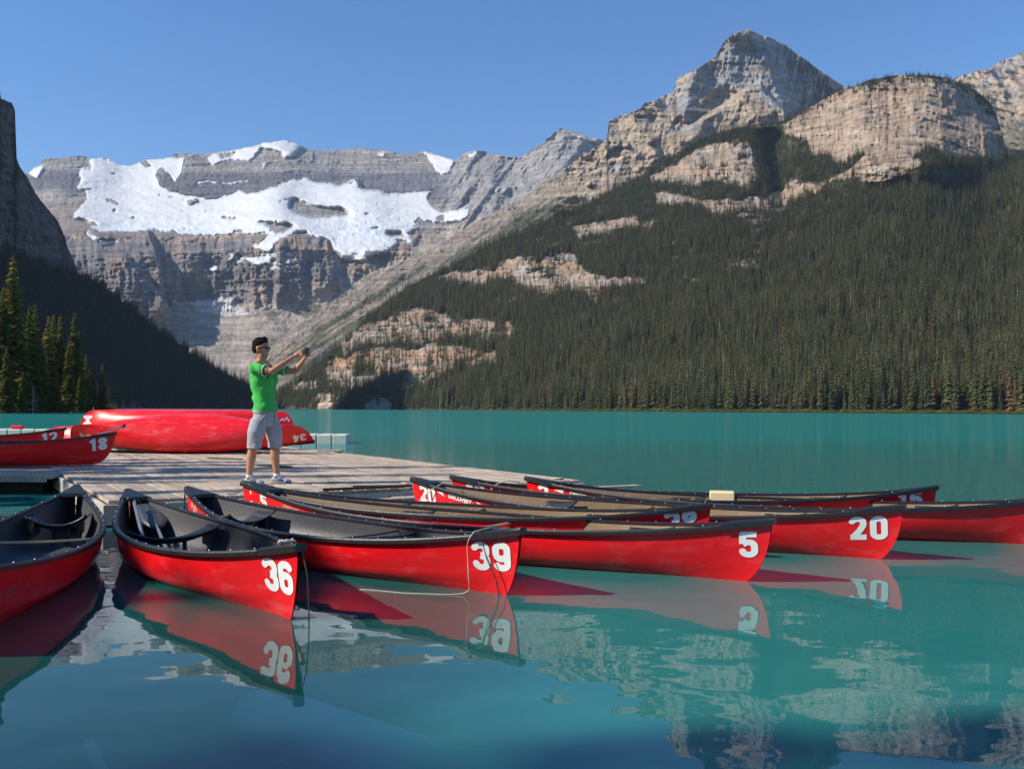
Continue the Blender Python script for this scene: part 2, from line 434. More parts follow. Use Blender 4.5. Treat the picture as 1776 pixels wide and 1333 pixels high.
# ---- Pyramid peak with its long left ridge ---------------------------
SKY_C = [(380,690),(420,655),(440,632),(480,590),(520,560),(560,532),(600,505),(640,484),(700,452),(760,425),(800,402),(830,385),(870,360),(905,345),(940,318),(985,288),(1010,270),(1040,252),(1052,240),(1056,212),(1070,203),(1110,190),(1118,180),(1140,172),(1168,160),(1174,135),(1200,124),(1240,100),(1256,72),(1268,62),(1285,54),(1298,51),(1312,58),(1330,64),(1362,78),(1385,95),(1405,110),(1430,128),(1452,142),(1500,170),(1600,220),(1800,330)]
def disp_C(X, Y, D):
    r = -95 * fbm(X / 90.0, Y / 90.0, 201, 2, ridge=True)
    r -= 22 * fbma((X + 0.5 * Y) / 30, (Y - .2 * X) / 48, 205, 5, 0.6, ridge=True) - 14 * fbma((X + 9 * fbm(X / 20, Y / 20, 203, 3)) / 9, (Y + .3 * X) / 26, 206, 4, .6, ridge=True) - 9 * fbma(X / 13, (Y + 3 * fbm(X / 20, Y / 20, 204, 2)) / 3.6, 208, 3, .6, ridge=True)
    z = (705 - Y) + 0.30 * (X - 1200) * sstep(1300, 1000, X) * 0 + 6 * fbm(X / 60, Y / 40, 209, 3)
    lm = 0.35 + 0.65 * sstep(-.3, .4, fbm(X / 40, Y / 40, 211, 3))
    for per, amp in ((23.0, 24), (9.0, 14), (4.3, 7)):
        ph = (z / per) % 1.0
        r = r + lm * amp * (ph - sstep(0.7, 1.0, ph))
    # main arete: left side lit, right side turned from the sun
    xr = np.interp(Y, [50, 90, 150, 210, 300], [1298, 1318, 1345, 1362, 1380]) + 8 * fbm(Y / 30, Y * 0, 213, 3)
    r = r + 8.5 * np.clip(X - xr, 0, 110) * (1 - 0.45 * fbma((X + Y * .2) / 16, Y / 60, 217, 4, ridge=True))
    xl = np.interp(Y, [60, 160, 300], [1250, 1180, 1050])
    # lower shoulder, stands in front
    sh = sstep(-4, 6, Y - np.interp(X, [1180, 1250, 1300, 1320, 1345, 1390], [230, 185, 150, 148, 175, 215])) * sstep(1150, 1220, X)
    r = r - 170 * sh
    # crags along the lower ridge
    cr = sstep(0.1, 0.45, fbm(X / 26, Y / 22, 221, 4)) * sstep(230, 250, Y) * (1 - sstep(310, 345, Y)) * sstep(960, 1010, X)
    r = r - 70 * cr
    r = r + 7 * fbm(X / 4.0, Y / 4.0, 225, 3)
    lo = 1 - sstep(940, 1010, X)
    r = r * (1 - 0.72 * lo) - lo * (4 * fbma((X + Y + 12 * fbm(X / 25, Y / 25, 226, 3)) / 26, (Y + X * .62 + 9 * fbm(X / 18, Y / 18, 224, 3)) / 8, 227, 5, .6, ridge=True) + 10 * fbm(X / 9, Y / 7, 228, 5, .6))
    return r
def col_C(X, Y, D, P):
    c = const(X.shape, (0.41, 0.325, 0.24))
    g = sstep(-0.15, 0.35, fbm(X / 45, Y / 22, 231, 4) + 0.8 * sstep(190, 100, Y) - 0.25)
    c = mixc(c, (0.30, 0.30, 0.30), g)
    c = mixc(c, (0.30, 0.215, 0.15), sstep(0.15, 0.5, fbm(X / 40, Y / 16, 235, 4)) * 0.6)
    c = c * (1 + 0.30 * fbma((X) / 160, (Y + 0.12 * X) / 4, 239, 4))[..., None]
    c = c * (1 + 0.22 * fbma(X / 5, Y / 20, 243, 4))[..., None]
    # scree and meadows lower left
    lo = 1 - sstep(930, 1000, X + 6 * fbm(X / 20, Y / 20, 247, 3))
    scree = mixc(const(X.shape, (0.35, 0.285, 0.22)), (0.25, 0.22, 0.19), sstep(-.3, .4, fbma((X + Y * 1.1) / 60, (Y + X * .62) / 7, 251, 4)))
    c = mixc(c, scree, lo)
    gy = Y - np.interp(X, [440, 520, 600, 700, 800, 900, 1000, 1100], [640, 580, 530, 470, 420, 365, 310, 265])
    band = sstep(2, 12, gy + 10 * fbm(X / 18, Y / 14, 255, 4))
    gr = band * sstep(-0.25, 0.25, fbma((X + Y) / 22, (Y + X * .62) / 9, 259, 4)) * (1 - 0.5 * sstep(960, 1010, X))
    c = mixc(c, (0.07, 0.085, 0.042), gr * 0.85)
    gr2 = sstep(0.2, .4, fbm(X / 24, Y / 10, 263, 4)) * sstep(160, 190, Y) * sstep(1180, 1220, X)
    c = mixc(c, (0.10, 0.105, 0.05), gr2 * 0.55)
    c = c * (1 + 0.2 * fbm(X / 3.5, Y / 3.5, 267, 3))[..., None]
    return np.clip(c, 0.02, 0.9)
TC = terrain('pyramid_mountain', 'grey pyramid peak with a long tan ridge falling to the left', 372, 1640, 1.7, SKY_C, 716, 250,
             [(372, 2150), (500, 2050), (700, 1800), (1000, 1900), (1640, 2300)], [(372, 2350), (450, 2500), (700, 2900), (1000, 3200), (1300, 3500), (1640, 3300)],
             lambda t, X: t ** 0.9, disp_C, col_C, M_ROCK, back=1200, jag=1.8, jseed=8)

# ---- pale peak at the far right edge ----------------------------------
SKY_B = [(1600,170),(1660,133),(1700,121),(1712,122),(1740,104),(1760,98),(1776,88),(1820,60),(1900,40),(2000,70),(2150,160)]
def disp_B(X, Y, D):
    r = -140 * fbma((X - .8 * Y) / 50.0, Y / 90.0, 301, 5, ridge=True)
    z = (705 - Y) + 0.25 * X + 6 * fbm(X / 60, Y / 40, 309, 3)
    ph = (z / 14) % 1.0
    return r + 22 * (ph - sstep(0.7, 1.0, ph)) + 10 * fbm(X / 5, Y / 5, 311, 3)
def col_B(X, Y, D, P):
    c = const(X.shape, (0.42, 0.34, 0.26))
    c = mixc(c, (0.40, 0.385, 0.365), sstep(-.1, .4, fbma((X) / 60, (Y + .5 * X) / 14, 321, 4)))
    c = mixc(c, (0.10, 0.11, 0.055), sstep(200, 225, Y + 8 * fbm(X / 12, Y / 12, 325, 3)) * .6)
    return np.clip(c * (1 + 0.25 * fbm(X / 6, Y / 6, 327, 4))[..., None], .02, .9)
TB = terrain('pale_mountain', 'pale tan mountain shoulder at the right edge behind the rock dome', 1590, 2150, 2.2, SKY_B, 420, 130,
             [(1590, 2900), (2150, 2900)], [(1590, 3700), (2150, 3700)], lambda t, X: t, disp_B, col_B, M_ROCK, back=1200, jag=1.2, jseed=12)

# ---- Right slope: forest with rock bands and the dome -------------------
ROCK = [
 [(640,606),(700,604),(742,600),(800,603),(840,612),(800,620),(700,622),(640,622)],
 [(1358,228),(1372,206),(1400,188),(1450,160),(1500,146),(1560,133),(1610,132),(1650,138),(1690,158),(1722,190),(1738,232),(1750,268),(1742,276),(1690,272),(1640,268),(1612,258),(1580,268),(1608,285),(1560,300),(1520,318),(1490,306),(1440,320),(1470,296),(1500,262),(1460,284),(1436,282),(1402,262),(1390,240)],
 [(1172,286),(1196,268),(1230,252),(1262,246),(1292,246),(1306,262),(1312,288),(1308,322),(1280,322),(1250,312),(1212,320),(1180,316),(1130,322),(1126,308),(1150,290)],
 [(1130,330),(1170,338),(1230,346),(1262,352),(1330,338),(1352,330),(1380,318),(1430,320),(1440,326),(1400,338),(1372,356),(1350,374),(1330,372),(1290,366),(1240,372),(1190,356),(1140,350)],
 [(996,394),(1030,384),(1064,382),(1108,376),(1114,388),(1090,398),(1050,402),(1010,414),(998,404)],
 [(755,482),(800,470),(850,468),(880,455),(925,446),(960,444),(990,448),(1004,462),(1020,478),(1060,482),(1110,478),(1122,488),(1084,496),(1050,504),(1036,520),(1016,508),(990,514),(960,516),(930,508),(900,490),(870,488),(820,494),(770,494)],
 [(586,602),(596,580),(620,566),(650,558),(680,545),(716,535),(740,532),(756,545),(790,556),(830,556),(880,560),(898,574),(884,590),(840,596),(800,588),(740,596),(690,592),(640,602),(600,612)],
 [(566,640),(578,618),(620,616),(680,622),(740,614),(800,622),(860,612),(866,626),(850,640),(820,632),(790,640),(760,655),(720,668),(704,684),(688,680),(676,655),(660,650),(640,664),(600,672),(572,678),(562,660)],
 [(510,665),(530,655),(545,662),(540,672),(520,676)],
 [(820,390),(860,372),(900,352),(940,348),(900,372),(860,392)],
 [(540,690),(570,684),(600,700),(560,708)],[(640,700),(662,688),(690,700),(680,710),(640,710)],
]
def rock_mask(X, Y):
    wx = X + 16 * fbm(X / 26, Y / 22, 401, 5, .6); wy = Y + 13 * fbm(X / 22, Y / 14, 405, 5, .6)
    s = np.zeros(X.shape, bool)
    for p in ROCK: s |= inpoly(wx, wy, p)
    s &= ~((fbma(X / 30, (Y + .05 * X) / 11, 413, 4) < -0.42) & ~((X > 1345) & (Y < 318)))
    led = (fbma(X / 34, (Y + .1 * X) / 8, 409, 4) > 0.34) & (X < 1400) & (X > 700) & (Y < 620 - 0.25 * (X - 700)) & (Y > 330)
    return (s | (led & (fbm(X / 60, Y / 60, 411, 2) > 0.15))).astype(float)
SKY_D = [(425,712),(450,700),(480,684),(500,670),(530,650),(560,622),(590,596),(606,578),(640,548),(670,524),(700,502),(740,480),(780,462),(820,440),(850,424),(900,400),(950,382),(1000,362),(1040,342),(1080,322),(1120,300),(1150,282),(1180,262),(1210,244),(1240,232),(1270,224),(1310,216),(1340,214),(1362,210),(1378,200),(1400,190),(1430,172),(1452,158),(1480,150),(1510,138),(1560,130),(1610,130),(1650,137),(1690,156),(1716,178),(1730,204),(1738,232),(1746,266),(1756,272),(1776,272),(1820,262),(1900,240),(2000,200),(2200,150)]
BASE_D = [(425, 1950), (480, 1900), (600, 1500), (700, 1300), (850, 1060), (1000, 900), (1200, 760), (1400, 680), (1776, 590), (2200, 500)]
TOP_D = [(425, 2000), (480, 1980), (600, 1850), (700, 1900), (850, 1950), (1000, 1980), (1200, 2050), (1400, 2000), (1500, 1900), (1700, 1850), (1745, 1700), (1776, 1500), (2200, 1400)]
def disp_D(X, Y, D):
    rm = blur(rock_mask(X, Y), 3)
    r = -60 * fbm(X / 110.0, Y / 90.0, 421, 4) * sstep(712, 640, Y)
    fade = sstep(715, 690, Y)
    rel = -(12 - 5 * (X > 1345)) * fbma(X / 13, Y / 40, 425, 5, .55, ridge=True) - 9 * fbm(X / 26, Y / 14, 427, 4, ridge=True)
    z = (705 - Y) + 5 * fbm(X / 60, Y / 40, 429, 3) + np.where(X > 1340, 0.10 * (X - 1500) ** 2 / 100, 0)
    for per, amp in ((15.0, 8), (6.3, 4), (3.0, 2.5)):
        ph = (z / per) % 1.0
        rel = rel + amp * (ph - sstep(0.7, 1.0, ph))
    rel += 3 * fbm(X / 4., Y / 4., 431, 3) - 4 * fbma(X / 12, Y / 3.2, 432, 3, .6, ridge=True) - 5 * fbma(X / 4.5, Y / 16, 434, 3, .6, ridge=True)
    r = r + rm * rel * fade
    # dome bulges towards the viewer and turns away at its right edge
    dm = sstep(1340, 1420, X) * (1 - sstep(290, 330, Y))
    r = r - 90 * dm * np.exp(-((X - 1600) / 130) ** 2)
    ex = np.interp(Y, [130, 160, 200, 240, 275], [1640, 1672, 1696, 1706, 1706]) + 3 * fbm(Y / 9, Y * 0, 433, 3)
    r = r + 4.0 * np.clip(X - ex, 0, 60) * dm
    # cleft left of the dome
    r = r + 130 * np.exp(-((X - (1335 + 0.18 * (Y - 220))) / 26) ** 2) * sstep(215, 240, Y) * (1 - sstep(330, 370, Y))
    # fissure in the dome
    r = r + 9 * np.exp(-((X - 1540 - 4 * fbm(Y / 12, Y * 0, 437, 3)) / 3.5) ** 2) * (Y < 260) * rm
    # dark openings in the lower cliffs
    for (cx, cy, sx, sy, a) in ((578, 625, 7, 22, 60), (630, 620, 6, 16, 45), (770, 570, 10, 5, 40), (745, 640, 3, 14, 40), (1218, 300, 4, 10, 0)):
        r = r + a * np.exp(-((X - cx) / sx) ** 2 - ((Y - cy) / sy) ** 2) * rm
    # shore fans
    return r
def col_D(X, Y, D, P):
    rm = rock_mask(X, Y)
    c = const(X.shape, (0.045, 0.047, 0.028))
    rk = const(X.shape, (0.34, 0.26, 0.195))
    rk = mixc(rk, (0.36, 0.345, 0.32), sstep(0.0, .5, fbm(X / 22, Y / 16, 441, 4)) * .7)
    rk = mixc(rk, (0.42, 0.25, 0.14), sstep(0.15, .5, fbma(X / 60, Y / 6, 445, 4)) * .6)
    lowo = sstep(650, 640, Y) * sstep(600, 615, Y) * (X < 880)
    rk = mixc(rk, (0.46, 0.27, 0.14), lowo * sstep(-.3, .3, fbma(X / 70, Y / 5, 447, 3)) * 0.7)
    rk = mixc(rk, (0.40, 0.34, 0.29), sstep(640, 655, Y) * (X < 880) * 0.7)
    dome = (X > 1340) & (Y < 330)
    rk = mixc(rk, (0.36, 0.265, 0.19), dome * 0.55)
    zz = (Y + np.where(X > 1340, -0.10 * (X - 1500) ** 2 / 100, 0))
    rk = rk * (1 + 0.30 * fbma(X / 90, zz / 3.4, 451, 4))[..., None] * (1 + 0.28 * fbma(X / 4, Y / 24, 453, 4))[..., None]
    pale = np.exp(-((X - 1490) / 12) ** 2 - ((Y - 240) / 12) ** 2) + np.exp(-((X - 1525) / 20) ** 2 - ((Y - 300) / 12) ** 2)
    rk = mixc(rk, (0.50, 0.44, 0.36), np.clip(pale, 0, 1) * .6)
    c = mixc(c, rk, rm)
    tan = sstep(0.1, .4, fbm(X / 9, Y / 9, 457, 4)) * (1 - rm)
    c = mixc(c, (0.16, 0.13, 0.09), tan * .5)
    sh = sstep(713, 715.5, Y + 0 * X) * 0
    return np.clip(c, .015, .9)
TD = terrain('forest_slope', 'forested slope with rock bands and a rounded rock dome above the lake', 424, 2160, 2.0, SKY_D, 722, 270,
             BASE_D, TOP_D, lambda t, X: 0.12 * t + 0.88 * t ** 1.25, disp_D, col_D, M_ROCKN, back=700, jag=0.6, jseed=17, ksm=70)

# ---- Left mountain, in its own shade -----------------------------------
SKY_E = [(-1900,-500),(-1400,-420),(-900,-350),(-500,-200),(-200,-40),(-60,80),(0,152),(2,170),(20,176),(26,192),(28,240),(26,268),(36,292),(58,326),(68,345),(100,382),(108,400),(118,430),(130,455),(136,478),(160,496),(200,522),(240,552),(280,586),(330,618),(380,648),(430,674),(470,700),(500,712)]
BASE_E = [(-1900, 330), (-900, 380), (-400, 420), (0, 500), (190, 640), (300, 1100), (430, 1750), (500, 1980)]
TOP_E = [(-1900, 900), (-900, 1150), (0, 1300), (140, 1450), (300, 1750), (430, 1900), (500, 2000)]
def disp_E(X, Y, D):
    cl = sstep(0, 30, np.interp(X, [-1900, 0, 140, 260], [300, 420, 500, 560]) - Y)
    r = -45 * fbm(X / 80., Y / 80., 501, 4, ridge=True) - cl * (22 * fbma((X + .3 * Y) / 16, Y / 50, 505, 5, .6, ridge=True) + 12 * fbma(X / 6, Y / 16, 506, 4, .6, ridge=True) + 9 * fbma((X) / 12, (Y + .2 * X) / 4, 508, 3, .6, ridge=True))
    ph = (((705 - Y) + 5 * fbm(X / 50, Y / 30, 507, 3)) / 17) % 1.0
    r = r + cl * 14 * (ph - sstep(.7, 1, ph)) + 5 * fbm(X / 5, Y / 5, 509, 3) * cl
    return r * sstep(718, 690, Y)
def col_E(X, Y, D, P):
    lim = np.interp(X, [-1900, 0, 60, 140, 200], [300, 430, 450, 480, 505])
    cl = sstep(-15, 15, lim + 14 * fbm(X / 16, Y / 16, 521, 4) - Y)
    c = const(X.shape, (0.030, 0.036, 0.022))  # ground and rock toned dark, carrying the slope's shade in the colour
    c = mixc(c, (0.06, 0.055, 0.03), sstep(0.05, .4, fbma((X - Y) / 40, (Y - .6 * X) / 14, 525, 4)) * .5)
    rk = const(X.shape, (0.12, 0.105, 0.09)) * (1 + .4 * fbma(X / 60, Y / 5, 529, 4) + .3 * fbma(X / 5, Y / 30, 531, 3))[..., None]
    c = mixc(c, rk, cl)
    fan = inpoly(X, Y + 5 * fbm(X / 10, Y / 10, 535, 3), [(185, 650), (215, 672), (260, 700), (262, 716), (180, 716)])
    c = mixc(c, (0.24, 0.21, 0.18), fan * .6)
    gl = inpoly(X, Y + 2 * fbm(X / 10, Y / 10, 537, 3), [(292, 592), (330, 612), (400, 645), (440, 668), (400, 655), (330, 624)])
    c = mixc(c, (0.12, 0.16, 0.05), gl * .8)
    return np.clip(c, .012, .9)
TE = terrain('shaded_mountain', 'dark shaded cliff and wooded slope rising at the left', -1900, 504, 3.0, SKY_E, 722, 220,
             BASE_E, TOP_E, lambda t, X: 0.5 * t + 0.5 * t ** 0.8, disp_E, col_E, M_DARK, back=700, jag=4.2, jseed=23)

# ================================================================== WATER
def water_material():
    m, nt, b = mat('lake_water')
    nt.nodes.remove(b)
    out = nt.nodes.get('Material Output')
    geo = N(nt, 'NewGeometry'); 
    sep = N(nt, 'SeparateXYZ'); nt.links.new(geo.outputs['Position'], sep.inputs[0])
    # ripples: long soft swell close in, finer wind ripples farther out
    def noise(sx, sy, sc, det, rough=0.5):
        mp = N(nt, 'Mapping'); mp.inputs['Scale'].default_value = (sx, sy, 1)
        nt.links.new(geo.outputs['Position'], mp.inputs[0])
        n = N(nt, 'TexNoise', Scale=sc, Detail=det, Roughness=rough); nt.links.new(mp.outputs[0], n.inputs['Vector'])
        return n
    a = noise(1.0, 1.3, 1.1, 1.5)
    a2 = noise(1.0, 1.4, 5.0, 1.0)
    c = noise(0.7, 1.0, 3.0, 4.0, 0.6)
    far = N(nt, 'MapRange', _interpolation_type='SMOOTHSTEP'); far.inputs['From Min'].default_value = 7.0; far.inputs['From Max'].default_value = 45.0
    nt.links.new(sep.outputs['Y'], far.inputs[0])
    b1 = N(nt, 'Bump', Strength=1.0, Distance=0.012); nt.links.new(a.outputs['Fac'], b1.inputs['Height'])
    b1b = N(nt, 'Bump', Strength=1.0, Distance=0.0006); nt.links.new(a2.outputs['Fac'], b1b.inputs['Height']); nt.links.new(b1.outputs[0], b1b.inputs['Normal'])
    b2 = N(nt, 'Bump', Distance=0.02); nt.links.new(c.outputs['Fac'], b2.inputs['Height']); nt.links.new(b1b.outputs[0], b2.inputs['Normal'])
    nt.links.new(far.outputs[0], b2.inputs['Strength'])
    fr = N(nt, 'Fresnel', IOR=1.36); nt.links.new(b2.outputs[0], fr.inputs['Normal'])
    gl = N(nt, 'BsdfGlossy', Roughness=0.0); gl.inputs['Color'].default_value = (1, 1, 1, 1); nt.links.new(b2.outputs[0], gl.inputs['Normal'])
    rg = N(nt, 'MapRange'); rg.inputs['From Min'].default_value = 12.0; rg.inputs['From Max'].default_value = 90.0
    rg.inputs['To Min'].default_value = 0.0; rg.inputs['To Max'].default_value = 0.07
    nt.links.new(sep.outputs['Y'], rg.inputs[0]); nt.links.new(rg.outputs[0], gl.inputs['Roughness'])
    gf = N(nt, 'MapRange'); gf.inputs['From Min'].default_value = 8.0; gf.inputs['From Max'].default_value = 40.0; gf.inputs['To Min'].default_value = 1.0; gf.inputs['To Max'].default_value = 0.42
    nt.links.new(sep.outputs['Y'], gf.inputs[0]); fm = N(nt, 'Math', _operation='MULTIPLY'); nt.links.new(gf.outputs[0], fm.inputs[0]); nt.links.new(fr.outputs[0], fm.inputs[1])
    # silt-filled body
    df = N(nt, 'BsdfDiffuse'); 
    cn = noise(.03, .9, 1.0, 6, .6)  # light and dark ripple streaks put into the body colour
    cm = N(nt, 'MixRGB'); cm.inputs['Color1'].default_value = (0.015, 0.155, 0.143, 1); cm.inputs['Color2'].default_value = (0.024, 0.205, 0.185, 1)
    nt.links.new(cn.outputs['Fac'], cm.inputs['Fac']); nt.links.new(cm.outputs[0], df.inputs['Color'])
    tr = N(nt, 'BsdfTransparent'); tr.inputs['Color'].default_value = (0.78, 0.93, 0.97, 1)
    sh = N(nt, 'MapRange', _interpolation_type='SMOOTHSTEP'); sh.inputs['From Min'].default_value = 2.6; sh.inputs['From Max'].default_value = 10.5
    sh.inputs['To Min'].default_value = 0.78; sh.inputs['To Max'].default_value = 0.0
    nt.links.new(sep.outputs['Y'], sh.inputs[0])
    wob = noise(.5, .5, 1.0, 3); wx = N(nt, 'Math', _operation='MULTIPLY_ADD'); wx.inputs[1].default_value = 2.2; nt.links.new(wob.outputs['Fac'], wx.inputs[0]); nt.links.new(sep.outputs['X'], wx.inputs[2])
    sx_ = N(nt, 'MapRange', _interpolation_type='SMOOTHSTEP'); sx_.inputs['From Min'].default_value = 0.2; sx_.inputs['From Max'].default_value = 1.9; sx_.inputs['To Min'].default_value = 1.0; sx_.inputs['To Max'].default_value = 0.06
    nt.links.new(wx.outputs[0], sx_.inputs[0]); shm = N(nt, 'Math', _operation='MULTIPLY'); nt.links.new(sh.outputs[0], shm.inputs[0]); nt.links.new(sx_.outputs[0], shm.inputs[1])
    body = N(nt, 'MixShader'); nt.links.new(shm.outputs[0], body.inputs[0]); nt.links.new(df.outputs[0], body.inputs[1]); nt.links.new(tr.outputs[0], body.inputs[2])
    mx = N(nt, 'MixShader'); nt.links.new(fm.outputs[0], mx.inputs[0]); nt.links.new(body.outputs[0], mx.inputs[1]); nt.links.new(gl.outputs[0], mx.inputs[2])
    nt.links.new(mx.outputs[0], out.inputs['Surface'])
    return m
M_WATER = water_material()
def sheet(name, x0, x1, y0, y1, z, material, label, cat):
    me = mesh_np(name, np.array([(x0, y0, z), (x1, y0, z), (x1, y1, z), (x0, y1, z)]), np.array([[0, 1, 2, 3]]))
    o = link(name, me, None, material, smooth=False)
    return tag(o, label, cat, kind='structure')
sheet('lake', -1600, 1900, -60, 2600, 0.0, M_WATER, 'turquoise glacial lake water mirroring canoes and mountains', 'lake')
# bed of the lake: pale silt close in, one sheet beyond all the mountains
M_BED = simple('lake_bed_silt', (0.05, 0.13, 0.19), 0.95, var=0.6, nscale=1.5)
sheet('ground', -12000, 12000, -9000, 12000, -1.3, M_BED, 'silty grey lake bed and valley floor', 'ground')

# ================================================================== TREES
def foliage_material(name, c1, c2, c3, trans=0.0):
    m, nt, b = mat(name)
    oi = N(nt, 'ObjectInfo'); tc = N(nt, 'TexCoord')
    n = N(nt, 'TexNoise', Scale=0.9, Detail=4.0); nt.links.new(tc.outputs['Object'], n.inputs['Vector'])
    cr = N(nt, 'ValToRGB'); e = cr.color_ramp.elements
    e[0].position = 0.0; e[0].color = c1 + (1,); e[1].position = 0.9; e[1].color = c2 + (1,)
    q = e.new(0.985); q.color = c3 + (1,)
    nt.links.new(oi.outputs['Random'], cr.inputs[0])
    mr = N(nt, 'MapRange'); mr.inputs['To Min'].default_value = 0.6; mr.inputs['To Max'].default_value = 1.4
    nt.links.new(n.outputs['Fac'], mr.inputs[0])
    sc = N(nt, 'VectorMath', _operation='SCALE'); nt.links.new(cr.outputs[0], sc.inputs[0]); nt.links.new(mr.outputs[0], sc.inputs['Scale'])
    nt.links.new(sc.outputs[0], b.inputs['Base Color'])
    tl = N(nt, 'BsdfTranslucent'); nt.links.new(sc.outputs[0], tl.inputs['Color']); ms = N(nt, 'MixShader'); ms.inputs[0].default_value = trans
    nt.links.new(b.outputs[0], ms.inputs[1]); nt.links.new(tl.outputs[0], ms.inputs[2]); nt.links.new(ms.outputs[0], nt.nodes.get('Material Output').inputs['Surface'])
    b.inputs['Roughness'].default_value = 0.9; b.inputs['Specular IOR Level'].default_value = 0.15
    return m
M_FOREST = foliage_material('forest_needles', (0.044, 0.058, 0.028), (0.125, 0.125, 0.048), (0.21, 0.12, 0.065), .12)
M_LEFTF = foliage_material('shade_toned_needles', (0.020, 0.028, 0.018), (0.04, 0.048, 0.024), (0.06, 0.06, 0.03))  # darkened needles: the left slope's shade is put into this colour
M_NEEDLE = foliage_material('spruce_needles', (0.15, 0.165, 0.04), (0.27, 0.24, 0.06), (0.27, 0.20, 0.07), .45)
M_TRUNK = simple('spruce_bark', (0.13, 0.10, 0.08), 0.95, var=0.35, nscale=6)
M_SNAG = simple('dead_wood', (0.30, 0.27, 0.25), 0.95, var=0.3, nscale=6)

def spruce_verts(h, r, nwh, nbr, seed, droop=0.35, gap=0.0, tris=1, top=0.02, low=0.06):
    """crown of drooping branch fans; returns V,F(triangles)"""
    g = random.Random(seed)
    V = []; F = []
    for k in range(nwh):
        f = k / (nwh - 1)
        z = h * (low + (1 - low - top) * f)
        rr = r * ((1 - f) ** 0.8) * g.uniform(0.75, 1.15) + 0.012 * h
        if f < 0.15: rr *= 0.6 + 2.6 * f
        n = max(4, int(nbr * (1 - 0.45 * f)))
        off = g.uniform(0, 6.28)
        for j in range(n):
            if g.random() < gap: continue
            a = off + 6.2832 * (j + g.uniform(-.25, .25)) / n
            R_ = rr * g.uniform(0.65, 1.2)
            w = R_ * g.uniform(.28, .42) + 0.006 * h
            zc = z + g.uniform(-.5, .5) * h / nwh
            tipz = zc - R_ * droop * g.uniform(.6, 1.4)
            ca, sa = math.cos(a), math.sin(a)
            b = len(V)
            if tris == 1:
                V += [(0, 0, zc + 0.10 * R_ + h * .01), (ca * R_ - sa * w, sa * R_ + ca * w, tipz), (ca * R_ + sa * w, sa * R_ - ca * w, tipz - .03 * R_)]
                F += [(b, b + 1, b + 2)]
            else:
                m_ = 0.55
                V += [(0, 0, zc), (ca * R_ * m_ - sa * w, sa * R_ * m_ + ca * w, zc - R_ * droop * .35), (ca * R_, sa * R_, tipz),
                      (ca * R_ * m_ + sa * w, sa * R_ * m_ - ca * w, zc - R_ * droop * .42), (ca * R_ * .6, sa * R_ * .6, zc - R_ * droop * .35 - w * .9)]
                F += [(b, b + 1, b + 2), (b, b + 2, b + 3), (b, b + 4, b + 2)]
    b = len(V)
    V += [(0, 0, h)] + [(0.006 * h * math.cos(q), 0.006 * h * math.sin(q), h * (0.02 if tris == 1 else .9)) for q in (0, 2.1, 4.2)]
    F += [(b, b + 1, b + 2), (b, b + 2, b + 3), (b, b + 3, b + 1)]
    return np.array(V), np.array(F)
def trunk_verts(h, r0, r1=0.02, n=6, base=-0.5):
    V = []; F = []
    zs = [base, h * .25, h * .6, h]
    for i, z in enumerate(zs):
        f = max(0, z) / h; r = r0 + (r1 - r0) * f
        for j in range(n):
            a = 6.2832 * j / n; V.append((r * math.cos(a) + 0.02 * h * .1 * math.sin(i * 2.1), r * math.sin(a), z))
    for i in range(len(zs) - 1):
        for j in range(n):
            a = i * n + j; b = i * n + (j + 1) % n
            F.append((a, b, b + n, a + n))
    return np.array(V), np.array(F)
def tree_proto(name, h, r, nwh, nbr, seed, material, gap=0.05, droop=.35, tris=1):
    V, F = spruce_verts(h, r, nwh, nbr, seed, droop, gap, tris)
    me = mesh_np(name, V, F); me.materials.append(material)
    return me
# prototypes live in a collection that is not part of the scene; only their instances show
pc = bpy.data.collections.new('forest_trees_source')
for i in range(5):
    hh = (1.0, 0.9, 1.1, 0.95, 1.05)[i]
    o = bpy.data.objects.new('forest_tree_source', tree_proto('forest_tree', hh, (0.105, 0.13, 0.09, 0.12, 0.10)[i], 15, 7, 40 + i, M_FOREST)); pc.objects.link(o)
V_, F_ = trunk_verts(0.8, 0.012, 0.004, 4, -.02)
me_ = mesh_np('snag', V_, F_); me_.materials.append(M_SNAG)
o = bpy.data.objects.new('forest_tree_z_snag', me_); pc.objects.link(o)
pc2 = bpy.data.collections.new('shade_trees_source')
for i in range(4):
    o = bpy.data.objects.new('shade_tree_source', tree_proto('shade_tree', 1.0, (0.12, 0.14, 0.11, 0.13)[i], 12, 6, 60 + i, M_LEFTF)); pc2.objects.link(o)

